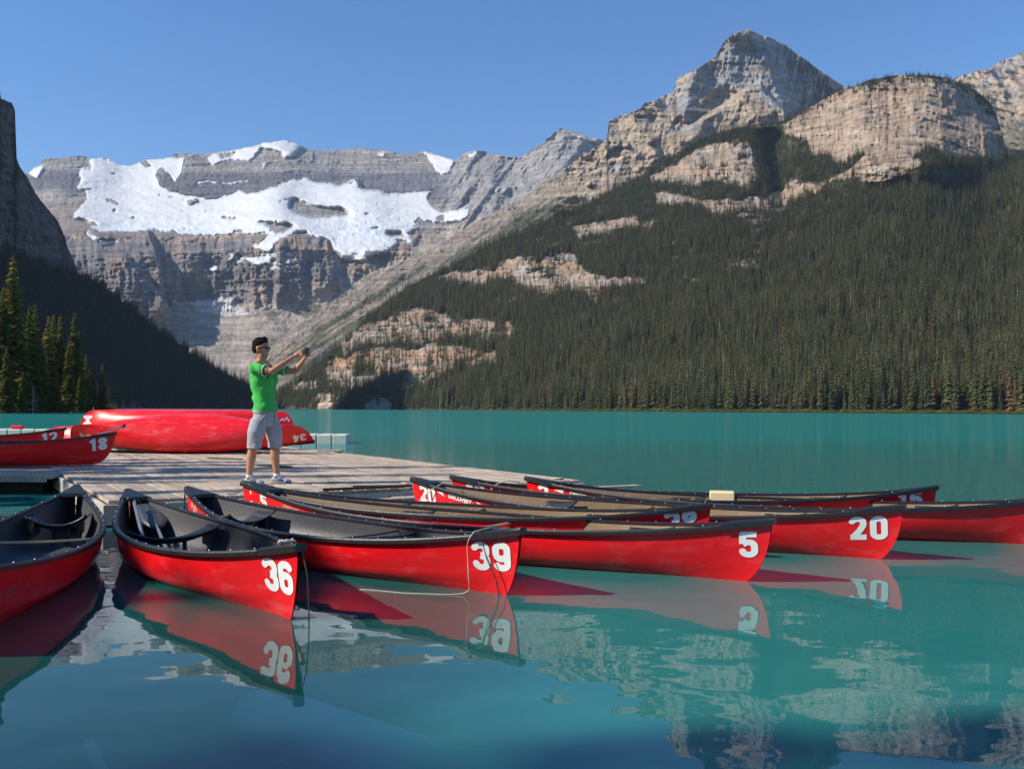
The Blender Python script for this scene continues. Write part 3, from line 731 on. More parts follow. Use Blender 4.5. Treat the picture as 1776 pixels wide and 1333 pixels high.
def scatter(name, label, P, S, coll, nvar, seed=0):
    me = bpy.data.meshes.new(name)
    me.vertices.add(len(P)); me.vertices.foreach_set('co', P.astype(np.float32).ravel())
    r = np.random.default_rng(seed)
    a = me.attributes.new('tscale', 'FLOAT_VECTOR', 'POINT')
    w = r.uniform(.8, 1.25, len(P))
    a.data.foreach_set('vector', np.stack([S * w, S * w, S], 1).astype(np.float32).ravel())
    a = me.attributes.new('trot', 'FLOAT', 'POINT'); a.data.foreach_set('value', r.uniform(0, 6.28, len(P)).astype(np.float32))
    idx = np.where(r.random(len(P)) < 0.035, nvar - 1, r.integers(0, nvar - 1, len(P))) if nvar > 5 else r.integers(0, nvar, len(P))
    a = me.attributes.new('tidx', 'INT', 'POINT'); a.data.foreach_set('value', idx.astype(np.int32))
    o = bpy.data.objects.new(name, me); C.objects.link(o)
    ng = bpy.data.node_groups.new(name + '_instances', 'GeometryNodeTree')
    ng.interface.new_socket('Geometry', in_out='INPUT', socket_type='NodeSocketGeometry')
    ng.interface.new_socket('Geometry', in_out='OUTPUT', socket_type='NodeSocketGeometry')
    n = ng.nodes; l = ng.links
    gi = n.new('NodeGroupInput'); go = n.new('NodeGroupOutput')
    m2p = n.new('GeometryNodeMeshToPoints')
    ci = n.new('GeometryNodeCollectionInfo'); ci.inputs['Collection'].default_value = coll; ci.inputs['Separate Children'].default_value = True; ci.inputs['Reset Children'].default_value = True
    ip = n.new('GeometryNodeInstanceOnPoints'); ip.inputs['Pick Instance'].default_value = True
    def na(nm, t):
        q = n.new('GeometryNodeInputNamedAttribute'); q.data_type = t; q.inputs['Name'].default_value = nm; return q
    sc = na('tscale', 'FLOAT_VECTOR'); ro = na('trot', 'FLOAT'); ix = na('tidx', 'INT')
    cx = n.new('ShaderNodeCombineXYZ'); l.new(ro.outputs['Attribute'], cx.inputs['Z'])
    e2r = n.new('FunctionNodeEulerToRotation'); l.new(cx.outputs[0], e2r.inputs[0])
    l.new(gi.outputs[0], m2p.inputs['Mesh']); l.new(m2p.outputs[0], ip.inputs['Points']); l.new(ci.outputs[0], ip.inputs['Instance'])
    l.new(ix.outputs['Attribute'], ip.inputs['Instance Index']); l.new(e2r.outputs[0], ip.inputs['Rotation']); l.new(sc.outputs['Attribute'], ip.inputs['Scale'])
    l.new(ip.outputs[0], go.inputs[0])
    md = o.modifiers.new('trees', 'NODES'); md.node_group = ng
    tag(o, label, 'forest', kind='stuff')
    return o

def sample(T, n, seed, dens):
    """n random points on a terrain grid, weighted by world area and dens(X,Y)"""
    r = np.random.default_rng(seed)
    P = T['P']; X = T['X']; Y = T['Y']
    e1 = P[1:, :-1] - P[:-1, :-1]; e2 = P[:-1, 1:] - P[:-1, :-1]
    ar = np.abs(e1[..., 0] * e2[..., 1] - e1[..., 1] * e2[..., 0])       # plan area
    ar = np.maximum(ar, 0.15 * np.linalg.norm(np.cross(e1, e2), axis=-1))
    w = ar * dens(X[:-1, :-1], Y[:-1, :-1]) * (P[:-1, :-1, 2] > 0.3)
    w = w.ravel(); tot = w.sum(); w = w / tot
    idx = r.choice(len(w), n, p=w)
    i = idx // (X.shape[1] - 1); j = idx % (X.shape[1] - 1)
    u = r.random(n)[:, None]; v = r.random(n)[:, None]
    Q = P[i, j] * (1 - u) * (1 - v) + P[i + 1, j] * u * (1 - v) + P[i, j + 1] * (1 - u) * v + P[i + 1, j + 1] * u * v
    return Q, X[i, j], Y[i, j], tot

def dens_D(X, Y):
    rm = blur(rock_mask(X, Y), 1)
    d = 1 - (1 - 0.15 * (fbm(X / 9, Y / 7, 605, 3) > 0.12)) * rm
    inlow = (X < 900) & (Y > 530)
    d = np.where(inlow & (rm > .5), 0.10, d)
    dome = (X > 1340) & (Y < 330) & (rm > .3)
    edge = sstep(26, 6, Y - np.interp(X, [1340, 1450, 1500, 1600, 1650, 1720], [212, 158, 142, 130, 130, 190]))
    d = np.where(dome, 0.03 * (X < 1560) + 0.9 * edge * (fbm(X / 12, Y / 12, 603, 3) > -0.1) * (X < 1730), d)
    d = d * (X < 1880) * (Y < 714)
    d = d * np.where(fbm(X / 14, Y / 14, 601, 3) < -0.38, 0.35, 1.0)
    return d
Q, qx, qy, tot = sample(TD, 64000, 5, dens_D)
print('forest area', tot, 'm2')
sz = np.random.default_rng(6).uniform(12, 26, len(Q)) * np.interp(qy, [130, 300, 500, 715], [0.62, 0.75, 0.95, 1.05])
sz = sz * (1 + .35 * fbm(Q[:, 0] / 45, Q[:, 1] / 45, 607, 3))
sz = sz * np.where(np.random.default_rng(8).random(len(Q)) < 0.15, 0.6, 1.0)
# the nearest, largest-looking trees stand singly
px, py = to_px(Q)
vis = (px > 0) & (px < 1776)
app = np.where(vis, -Q[:, 1] + np.where(Q[:, 2] < 14, 150, 0), -1e9)
order = np.argsort(-app)[:290]
single = np.zeros(len(Q), bool); single[order] = True
scatter('forest', 'dense spruce forest covering the slope above the far shore', Q[~single] - [0, 0, .4], sz[~single], pc, 6, 1)
ind = [tree_proto('spruce', 1.0, (0.11, 0.13, 0.10, 0.12)[i], 20, 8, 80 + i, M_FOREST, tris=1) for i in range(4)]
for k, i in enumerate(np.nonzero(single)[0]):
    o = bpy.data.objects.new('spruce_tree', ind[k % 4]); C.objects.link(o)
    s = float(sz[i]) * 1.05; o.location = Q[i] - [0, 0, .3]; o.scale = (s * random.uniform(.85, 1.2), s * random.uniform(.85, 1.2), s); o.rotation_euler = (0, 0, random.uniform(0, 6.28))
    tag(o, 'dark green spruce in the front rows of the forest along the far right shore', 'tree', 'front rows of spruces on the far right shore')

def dens_E(X, Y):
    lim = np.interp(X, [-1900, 0, 60, 140, 200], [300, 430, 450, 478, 500])
    gl = inpoly(X, Y, [(292, 592), (330, 612), (400, 645), (440, 668), (400, 655), (330, 624)])
    return (Y > lim + 6) * (X > -120) * (Y < 712) * np.where(gl, 0.04, 1.0) * (1 + 3 * (Y < np.interp(X, [130, 200, 300, 430], [500, 540, 610, 690])))
Q, qx, qy, tot = sample(TE, 12000, 9, dens_E)
print('shade forest area', tot)
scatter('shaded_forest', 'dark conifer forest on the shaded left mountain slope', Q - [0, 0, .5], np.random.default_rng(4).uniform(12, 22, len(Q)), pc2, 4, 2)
def dens_R(X, Y):
    return (Y < np.interp(X, TE['xs'], TE['Y'][:, -1]) + 9) * (X > 140) * (X < 470) * (fbm(X / 9, X * 0, 615, 2) > -.2)
Q, qx, qy, tot = sample(TE, 420, 29, dens_R)
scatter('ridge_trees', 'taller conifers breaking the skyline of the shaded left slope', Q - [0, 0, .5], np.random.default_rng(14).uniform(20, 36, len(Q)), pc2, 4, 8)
def dens_C(X, Y):
    gy = Y - np.interp(X, [440, 520, 600, 700, 800, 900, 1000, 1100, 1200, 1300, 1400], [640, 580, 530, 470, 420, 365, 320, 290, 240, 210, 190])
    return sstep(8, 30, gy) * (fbm(X / 20, Y / 12, 611, 3) > 0.08) * (X > 520) * (X < 1400)
Q, qx, qy, tot = sample(TC, 1500, 19, dens_C)
scatter('treeline_scrub', 'scattered small conifers and scrub at the upper tree line', Q - [0, 0, .5], np.random.default_rng(5).uniform(4, 10, len(Q)), pc2, 4, 3)

# ---- the near wooded point at the left ---------------------------------
SKY_F = [(-900,690),(-400,700),(0,709),(60,709),(120,709.5),(170,710.5),(188,713),(196,716)]
def disp_F(X, Y, D): return 3 * fbm(X / 9, Y / 3, 701, 4)
def col_F(X, Y, D, P):
    c = const(X.shape, (0.07, 0.075, 0.03)); return np.clip(mixc(c, (0.17, 0.13, 0.07), sstep(0, .5, fbm(X / 6, Y / 2, 705, 4))), .01, 1)
xs = np.arange(-900, 197, 3.0)
TF = terrain('wooded_shore', 'low grassy shore of the near wooded point at the left', -900, 196, 3.0, SKY_F, 722, 16,
             [(-900, 60), (-400, 110), (0, 165), (100, 195), (196, 235)], [(-900, 120), (0, 230), (196, 275)], lambda t, X: t, disp_F, col_F, M_ROCKN, back=60)

def big_spruce(seed, h, r, gap, droop, nw=44, nb=13):
    V, F = spruce_verts(h, r, nw, nb, seed, droop, gap, 2, low=0.04)
    cm = mesh_np('crown', V, F); cm.materials.append(M_NEEDLE)
    tv, tf = trunk_verts(h * .97, 0.014 * h, 0.02, 7)
    tm = mesh_np('trunk', tv, tf); tm.materials.append(M_TRUNK)
    return cm, tm
BS = [big_spruce(1, 20, 2.3, .12, .4), big_spruce(2, 20, 1.9, .2, .45), big_spruce(3, 20, 2.7, .1, .35), big_spruce(4, 20, 1.6, .3, .5)]
LT = [ # px x, top y, depth, variant, width factor, label
 (20, 441, 172, 0, 1.05, 'tallest spruce of the near left shore, its top standing clear above the others'),
 (-2, 497, 165, 2, 1.0, 'broad spruce cut by the left picture edge beside the tallest spruce'),
 (36, 560, 178, 1, 1.0, 'shorter spruce tucked against the right side of the tallest spruce'),
 (48, 528, 176, 1, 1.1, 'left one of the twin-topped spruces standing close together right of the tallest spruce'),
 (60, 527, 180, 3, 1.3, 'right one of the twin-topped spruces standing close together right of the tallest spruce'),
 (72, 596, 172, 2, .9, 'low full spruce in front of the gap right of the twin-topped spruces'),
 (80, 547, 186, 3, 1.3, 'slim spruce whose tip leans against its slightly taller right neighbour in mid row'),
 (88, 542, 188, 0, .9, 'full spruce in the middle of the near left row, second of a close pair'),
 (102, 545, 190, 1, 1.1, 'narrow pointed spruce standing alone between the mid pair and the ragged spruce'),
 (125, 540, 196, 3, 1.2, 'ragged thin spruce with an open crown, tallest of the right half of the near row'),
 (132, 571, 198, 1, 1.1, 'spruce just right of the ragged thin spruce, a little shorter'),
 (118, 592, 186, 2, .95, 'dense dark spruce standing in front of the ragged thin spruce'),
 (140, 606, 204, 0, .9, 'medium spruce stepping down towards the end of the wooded point'),
 (150, 613, 208, 3, 1.3, 'thin spruce with sparse branches near the end of the wooded point'),
 (162, 645, 212, 1, 1.1, 'small spruce second from the tip of the wooded point'),
 (177, 630, 222, 3, 1.5, 'outermost spruce at the very tip of the wooded point, thin and leaning'),
 (38, 643, 160, 2, 1.1, 'small bushy spruce at the water below the tallest spruce'),
 (96, 630, 176, 0, 1.1, 'low spruce at the waterline below the narrow pointed spruce'),
 (10, 600, 158, 2, 1.0, 'low dark spruce at the bottom left corner of the wooded point'),
 (137, 648, 194, 2, 1.0, 'low round spruce at the waterline below the ragged thin spruce'),
 ] + [(4 + 11.5 * i + random.uniform(-4, 4), float(np.interp(i, [0, 5, 10, 14], [560, 575, 610, 655])) + random.uniform(-14, 18), 200 + 2.2 * i, i % 3, 1.25, 'dark spruce packed behind the front row on the near left shore') for i in range(15)] + [(-30, 480, 160, 0, 1.1, None), (-70, 470, 150, 2, 1.1, None), (-120, 450, 140, 0, 1.1, None),
]
for (x, ty, d, v, wf, lab) in LT:
    b = at_depth(x, 712.0, d); tp = at_depth(x, ty, d); h = tp[2] - 0.3
    if lab is None: continue
    t = empty('spruce_tree', (b[0], d, 0.3)); s = h / 20.0
    t.scale = (s * wf * 1.15, s * wf * 1.15, s); t.rotation_euler = (random.uniform(-.02, .02), random.uniform(-.02, .02), random.uniform(0, 6.28))
    link('crown', BS[v][0], t, smooth=False); link('trunk', BS[v][1], t)
    tag(t, lab, 'tree', 'spruces packed behind the near left row' if 'packed behind' in lab else 'spruces on the near left shore')
# grey dead tree and the thin pole at the tip
def dead_tree():
    g = random.Random(5); V, F = trunk_verts(9, 0.13, 0.03, 6); V = list(map(tuple, V)); F = list(map(tuple, F))
    for k in range(60):
        z = g.uniform(1.2, 8.6); a = g.uniform(0, 6.28); L = (9.4 - z) * .22 * g.uniform(.5, 1.2) + .2; b = len(V)
        ca, sa = math.cos(a), math.sin(a); e = (ca * L, sa * L, z - L * .7)
        V += [(0, 0, z + .05), (0, 0, z - .05), (e[0], e[1], e[2] - .03), (e[0], e[1], e[2] + .03)]; F += [(b, b + 1, b + 2, b + 3)]
    return mesh_np('dead_trunk', np.array(V), np.array(F))
dt = link('dead_tree', dead_tree(), None, M_SNAG, smooth=False); p_ = at_depth(57, 712, 168); dt.location = (p_[0], 168, 0.2); dt.scale = (.8, .8, .55)
tag(dt, 'grey bare dead conifer at the waterline of the wooded point', 'dead tree')
V_, F_ = trunk_verts(1, 0.05, .04, 6, 0.0)
po = link('mooring_pole', mesh_np('mooring_pole', V_, F_), None, M_SNAG); p_ = at_depth(162, 712, 120); po.location = (p_[0], 120, -.3); po.scale = (1.4, 1.4, 1.5)
tag(po, 'thin pale pole standing in the water off the wooded point', 'pole')
# shore bushes
def bush_mesh(n, seed):
    g = np.random.default_rng(seed); c = g.normal(0, .42, (n, 3)); c[:, 2] = np.abs(c[:, 2]) * .9
    d = g.normal(0, 1, (n, 3)); d /= np.linalg.norm(d, axis=1)[:, None]; e = np.cross(d, g.normal(0, 1, (n, 3))); e /= np.linalg.norm(e, axis=1)[:, None]
    s = g.uniform(.05, .11, (n, 1))
    V = np.concatenate([c + d * s, c - d * s * .5 + e * s, c - d * s * .5 - e * s]); F = np.stack([np.arange(n), np.arange(n) + n, np.arange(n) + 2 * n], 1)
    return mesh_np('bush', V, F)
M_BUSH = foliage_material('bush_leaves', (0.10, 0.12, 0.03), (0.20, 0.19, 0.04), (0.25, 0.16, 0.05), .3)
bms = [bush_mesh(500, 3), bush_mesh(500, 4)]
for bm_ in bms: bm_.materials.append(M_BUSH)
pc3 = bpy.data.collections.new('bush_source')
for bm_ in bms:
    o = bpy.data.objects.new('bush_source', bm_); pc3.objects.link(o)
def shore_points(x0, x1, base, n, seed, inland=(1, 12)):
    g = np.random.default_rng(seed); x = g.uniform(x0, x1, n); d = pl(x, base) + g.uniform(*inland, n)
    P = at_depth(x, np.full(n, 712.0), d); P[:, 2] = g.uniform(.1, .7, n); return P
Pn = np.concatenate([shore_points(-60, 190, [(0, 165), (100, 195), (196, 235)], 160, 1, (2, 20))])
scatter('shore_bushes', 'yellow green bushes under the spruces of the near left shore', Pn, np.random.default_rng(3).uniform(.8, 2.6, len(Pn)), pc3, 2, 5)
Pn = shore_points(900, 1850, BASE_D, 900, 2, (-2, 12)); Pn[:, 2] = .4
scatter('shoreline_shrubs', 'yellowing shrubs in a thin line along the foot of the forest', Pn, np.random.default_rng(3).uniform(.8, 2.6, len(Pn)) , pc3, 2, 6)

# ================================================================== small builders
def tube_mesh(name, pts, r, n=8, closed=False, rf=None):
    pts = [Vector(p) for p in pts]; V = []; F = []
    up = Vector((0.13, 0.21, 0.97))
    for i, p in enumerate(pts):
        t = (pts[min(i + 1, len(pts) - 1)] - pts[max(i - 1, 0)]).normalized()
        a = t.cross(up)
        if a.length < 1e-3: a = t.cross(Vector((1, 0, 0)))
        a.normalize(); b = t.cross(a)
        rr = rf(i / (len(pts) - 1)) if rf else r
        ra, rb = rr if isinstance(rr, tuple) else (rr, rr)
        for k in range(n):
            q = 6.2832 * k / n; V.append(p + a * math.cos(q) * ra + b * math.sin(q) * rb)
    for i in range(len(pts) - 1):
        for k in range(n):
            F.append((i * n + k, i * n + (k + 1) % n, (i + 1) * n + (k + 1) % n, (i + 1) * n + k))
    me = bpy.data.meshes.new(name); me.from_pydata(V, [], F + [tuple(range(n))[::-1], tuple(range((len(pts) - 1) * n, len(pts) * n))]); me.update()
    return me
def box_bm(bm, x0, x1, y0, y1, z0, z1, M=None, bev=0.0):
    r = bmesh.ops.create_cube(bm, size=1.0); vs = r['verts']
    for v in vs: v.co = Vector((x0 + (v.co.x + .5) * (x1 - x0), y0 + (v.co.y + .5) * (y1 - y0), z0 + (v.co.z + .5) * (z1 - z0)))
    if bev: 
        es = list({e for v in vs for e in v.link_edges})
        rr = bmesh.ops.bevel(bm, geom=es, offset=bev, segments=1, affect='EDGES', profile=.5); vs = list({v for f in rr['faces'] for v in f.verts} | {v for v in vs if v.is_valid})
    if M is not None:
        for v in vs: v.co = M @ v.co
    return vs
def bm_obj(name, bm, material, parent=None, smooth=False):
    bmesh.ops.recalc_face_normals(bm, faces=bm.faces)
    me = bpy.data.meshes.new(name); bm.to_mesh(me); bm.free()
    return link(name, me, parent, material, smooth)

# ------------------------------------------------------------------ materials
def hull_red():
    m, nt, b = mat('red_hull_plastic')
    tc = N(nt, 'TexCoord'); oi = N(nt, 'ObjectInfo')
    ad = N(nt, 'VectorMath', _operation='ADD'); nt.links.new(tc.outputs['Object'], ad.inputs[0])
    cb = N(nt, 'CombineXYZ'); mu = N(nt, 'Math', _operation='MULTIPLY'); mu.inputs[1].default_value = 50; nt.links.new(oi.outputs['Random'], mu.inputs[0]); nt.links.new(mu.outputs[0], cb.inputs[0]); nt.links.new(cb.outputs[0], ad.inputs[1])
    mp = N(nt, 'Mapping'); mp.inputs['Scale'].default_value = (1.3, 4, 5.0); nt.links.new(ad.outputs[0], mp.inputs[0])
    n1 = N(nt, 'TexNoise', Scale=2.2, Detail=9.0, Roughness=.72); nt.links.new(mp.outputs[0], n1.inputs['Vector'])
    r1 = N(nt, 'ValToRGB'); e = r1.color_ramp.elements; e[0].position = .50; e[0].color = (0, 0, 0, 1); e[1].position = .66; e[1].color = (1, 1, 1, 1)
    nt.links.new(n1.outputs['Fac'], r1.inputs[0])
    # scuffs sit low on the hull
    sp = N(nt, 'SeparateXYZ'); nt.links.new(tc.outputs['Object'], sp.inputs[0])
    lo = N(nt, 'MapRange'); lo.inputs['From Min'].default_value = .08; lo.inputs['From Max'].default_value = .42; lo.inputs['To Min'].default_value = .55; lo.inputs['To Max'].default_value = .12
    nt.links.new(sp.outputs['Z'], lo.inputs[0])
    mk = N(nt, 'Math', _operation='MULTIPLY'); nt.links.new(r1.outputs[0], mk.inputs[0]); nt.links.new(lo.outputs[0], mk.inputs[1])
    # scratches
    mp2 = N(nt, 'Mapping'); mp2.inputs['Scale'].default_value = (.6, 30, 45); mp2.inputs['Rotation'].default_value = (0, .03, 0); nt.links.new(ad.outputs[0], mp2.inputs[0])
    n2 = N(nt, 'TexNoise', Scale=3.0, Detail=3.0); nt.links.new(mp2.outputs[0], n2.inputs['Vector'])
    r2 = N(nt, 'ValToRGB'); e = r2.color_ramp.elements; e[0].position = .66; e[0].color = (0, 0, 0, 1); e[1].position = .74; e[1].color = (.5, .5, .5, 1)
    nt.links.new(n2.outputs['Fac'], r2.inputs[0])
    mk2 = N(nt, 'Math', _operation='MAXIMUM'); nt.links.new(mk.outputs[0], mk2.inputs[0]); nt.links.new(r2.outputs[0], mk2.inputs[1])
    mk3 = N(nt, 'Math', _operation='MULTIPLY'); mk3.inputs[1].default_value = .65; nt.links.new(mk2.outputs[0], mk3.inputs[0])
    n3 = N(nt, 'TexNoise', Scale=1.6, Detail=3.0); nt.links.new(ad.outputs[0], n3.inputs['Vector'])
    base = N(nt, 'MixRGB'); base.inputs['Color1'].default_value = (.72, .004, .010, 1); base.inputs['Color2'].default_value = (.86, .010, .014, 1); nt.links.new(n3.outputs['Fac'], base.inputs['Fac'])
    mx = N(nt, 'MixRGB'); mx.inputs['Color2'].default_value = (.80, .16, .16, 1); nt.links.new(mk3.outputs[0], mx.inputs['Fac']); nt.links.new(base.outputs[0], mx.inputs['Color1'])
    nt.links.new(mx.outputs[0], b.inputs['Base Color'])
    rr = N(nt, 'MapRange'); rr.inputs['To Min'].default_value = .30; rr.inputs['To Max'].default_value = .62; nt.links.new(mk.outputs[0], rr.inputs[0]); nt.links.new(rr.outputs[0], b.inputs['Roughness'])
    n4 = N(nt, 'TexNoise', Scale=6.0, Detail=3.0); nt.links.new(ad.outputs[0], n4.inputs['Vector'])
    bp = N(nt, 'Bump', Strength=.35, Distance=.01); nt.links.new(n4.outputs['Fac'], bp.inputs['Height']); nt.links.new(bp.outputs[0], b.inputs['Normal'])
    return m
M_RED = hull_red()
M_TAN = simple('tan_hull_lining', (.21, .145, .08), .6, var=.25, nscale=5, bump=.3, bscale=25)
M_GREYL = simple('grey_hull_lining', (.055, .055, .06), .5, var=.3, nscale=5, bump=.3, bscale=40)
M_BLACK = simple('black_vinyl', (.009, .009, .011), .45, var=.4, nscale=14, bump=.25, bscale=60)
M_SEAT = simple('black_moulded_seat', (.03, .031, .036), .45, var=.3, nscale=10, bump=.2)
M_SEATG = simple('grey_seat_fittings', (.38, .38, .37), .5, var=.2, nscale=10)
M_WHITE = simple('white_decal', (.80, .79, .76), .45, var=.05, nscale=30)
M_CREAM = simple('cream_decal', (.62, .52, .36), .6, var=.12, nscale=30)
M_FADED = simple('faded_decal', (.72, .30, .28), .6, var=.2, nscale=30)
M_PINK = simple('outline_decal', (.55, .10, .10), .6, var=.2, nscale=30)
M_ROPE = simple('pale_rope', (.62, .55, .44), .9, var=.2, nscale=80)
M_DROPE = simple('dark_rope', (.06, .055, .05), .9, var=.2, nscale=80)
M_WOODT = simple('varnished_ash', (.42, .25, .10), .35, var=.3, nscale=14, bump=.2)
M_FOAM = simple('foam_block', (.74, .58, .34), .9, var=.08, nscale=40)
M_STEEL = simple('rivet_metal', (.6, .6, .6), .35, metal=.9, var=.1)

# ------------------------------------------------------------------ lettering
def seg_poly(p, q, w, cap=0.0):
    p = Vector(p); q = Vector(q); d = (q - p).normalized(); n = Vector((-d.y, d.x)) * w / 2
    p = p - d * cap; q = q + d * cap
    return [p + n, p - n, q - n, q + n]
def arc_pts(cx, cy, rx, ry, a0, a1, n=10):
    return [(cx + rx * math.cos(math.radians(a0 + (a1 - a0) * i / n)), cy + ry * math.sin(math.radians(a0 + (a1 - a0) * i / n))) for i in range(n + 1)]
# heavy condensed figures as centre lines in a 0.62 x 1 box, stroke about 0.23
X0, X1, XM = .12, .50, .31
DIG = {
 '0': [arc_pts(XM, .74, .19, .15, 180, 0) + arc_pts(XM, .26, .19, .15, 0, -180) + [(X0, .74)]],
 '1': [[(.34, 0.0), (.34, 1.0)], [(.34, .87), (.2, .80), (.10, .74)]],
 '2': [arc_pts(XM, .75, .19, .135, 185, -5) + [(X1, .62), (.36, .38), (.17, .16), (.15, .11)], [(.04, .115), (.60, .115)]],
 '3': [arc_pts(XM, .76, .19, .13, 180, 0, 10) + [(X1, .62), (.46, .55), (.32, .52)], [(.30, .52), (.46, .47), (X1, .40)] + arc_pts(XM, .25, .19, .14, 0, -180, 10) + [(X0, .30)]],
 '4': [[(.44, 0), (.44, 1)], [(.38, .97), (.12, .34)], [(.02, .28), (.62, .28)]],
 '5': [[(.08, .89), (.58, .89)], [(.15, .95), (.13, .52)], [(.14, .52), (.26, .58)] + arc_pts(XM, .44, .19, .15, 80, 0, 6) + arc_pts(XM, .25, .19, .14, 0, -180, 10) + [(X0, .28)]],
 '6': [arc_pts(XM, .76, .19, .13, 0, 180, 10) + [(X0, .26)] + arc_pts(XM, .25, .19, .14, 180, 360, 10) + [(X1, .40)] + arc_pts(XM, .43, .19, .14, 0, 170, 8)],
 '8': [arc_pts(XM, .74, .18, .15, 0, 360, 14), arc_pts(XM, .26, .19, .15, 0, 360, 14)],
 '9': [arc_pts(XM, .24, .19, .13, 180, 360, 10) + [(X1, .74)] + arc_pts(XM, .75, .19, .14, 0, 180, 10) + [(X0, .60)] + arc_pts(XM, .57, .19, .14, 180, 350, 8)],
}
def digits2d(s, h, adv=.66, sw=.225):
    V = []; T = []; x = 0
    for ch in s:
        polys = []
        for st in DIG[ch]:
            for a, b in zip(st[:-1], st[1:]):
                if (Vector(a) - Vector(b)).length > 1e-4: polys.append(seg_poly(a, b, sw))
            for p in st[1:-1]:
                polys.append([Vector((p[0] + sw / 2 * math.cos(k * math.pi / 4 + .39), p[1] + sw / 2 * math.sin(k * math.pi / 4 + .39))) for k in range(8)])
        pts = []; faces = []
        for p in polys:
            b = len(pts); 
            p = [Vector((min(max(q.x, -.02), .64), min(max(q.y, 0), 1))) for q in p]
            pts += p; faces.append(list(range(b, b + len(p))))
        # grid lines so that the figure follows the hull
        b0 = len(pts); edges = []
        for k in range(1, 8):
            pts += [Vector((-.02, k / 8)), Vector((.64, k / 8))]; edges.append((len(pts) - 2, len(pts) - 1))
        for k in range(1, 5):
            pts += [Vector((k * .13, 0)), Vector((k * .13, 1))]; edges.append((len(pts) - 2, len(pts) - 1))
        vo, eo, fo, ov, oe, of = delaunay_2d_cdt(pts, edges, faces, 1, 1e-5)
        b = len(V)
        for v in vo: V.append(((x + v.x) * h, v.y * h))
        T += [tuple(b + i for i in f) for f, src in zip(fo, of) if len(src)]
        x += adv if ch != '1' else adv * .82
    w = x * h
    return [((a - w / 2) * 1.16, c) for a, c in V], T
def text2d(s, h, squeeze=1.0, shear=0.0, bold=0.0, sub=0):
    cu = bpy.data.curves.new('t', 'FONT'); cu.body = s; cu.size = h * 1.38; cu.offset = bold; cu.shear = shear; cu.resolution_u = 3
    cu.fill_mode = 'FRONT'
    ob = bpy.data.objects.new('t', cu); C.objects.link(ob)
    dg = bpy.context.evaluated_depsgraph_get(); me = bpy.data.meshes.new_from_object(ob.evaluated_get(dg))
    V = [(v.co.x * squeeze, v.co.y) for v in me.vertices]; T = [tuple(p.vertices) for p in me.polygons]
    bpy.data.objects.remove(ob); bpy.data.curves.remove(cu); bpy.data.meshes.remove(me)
    w = max(v[0] for v in V) - min(v[0] for v in V)
    return [(a - w / 2, c) for a, c in V], T

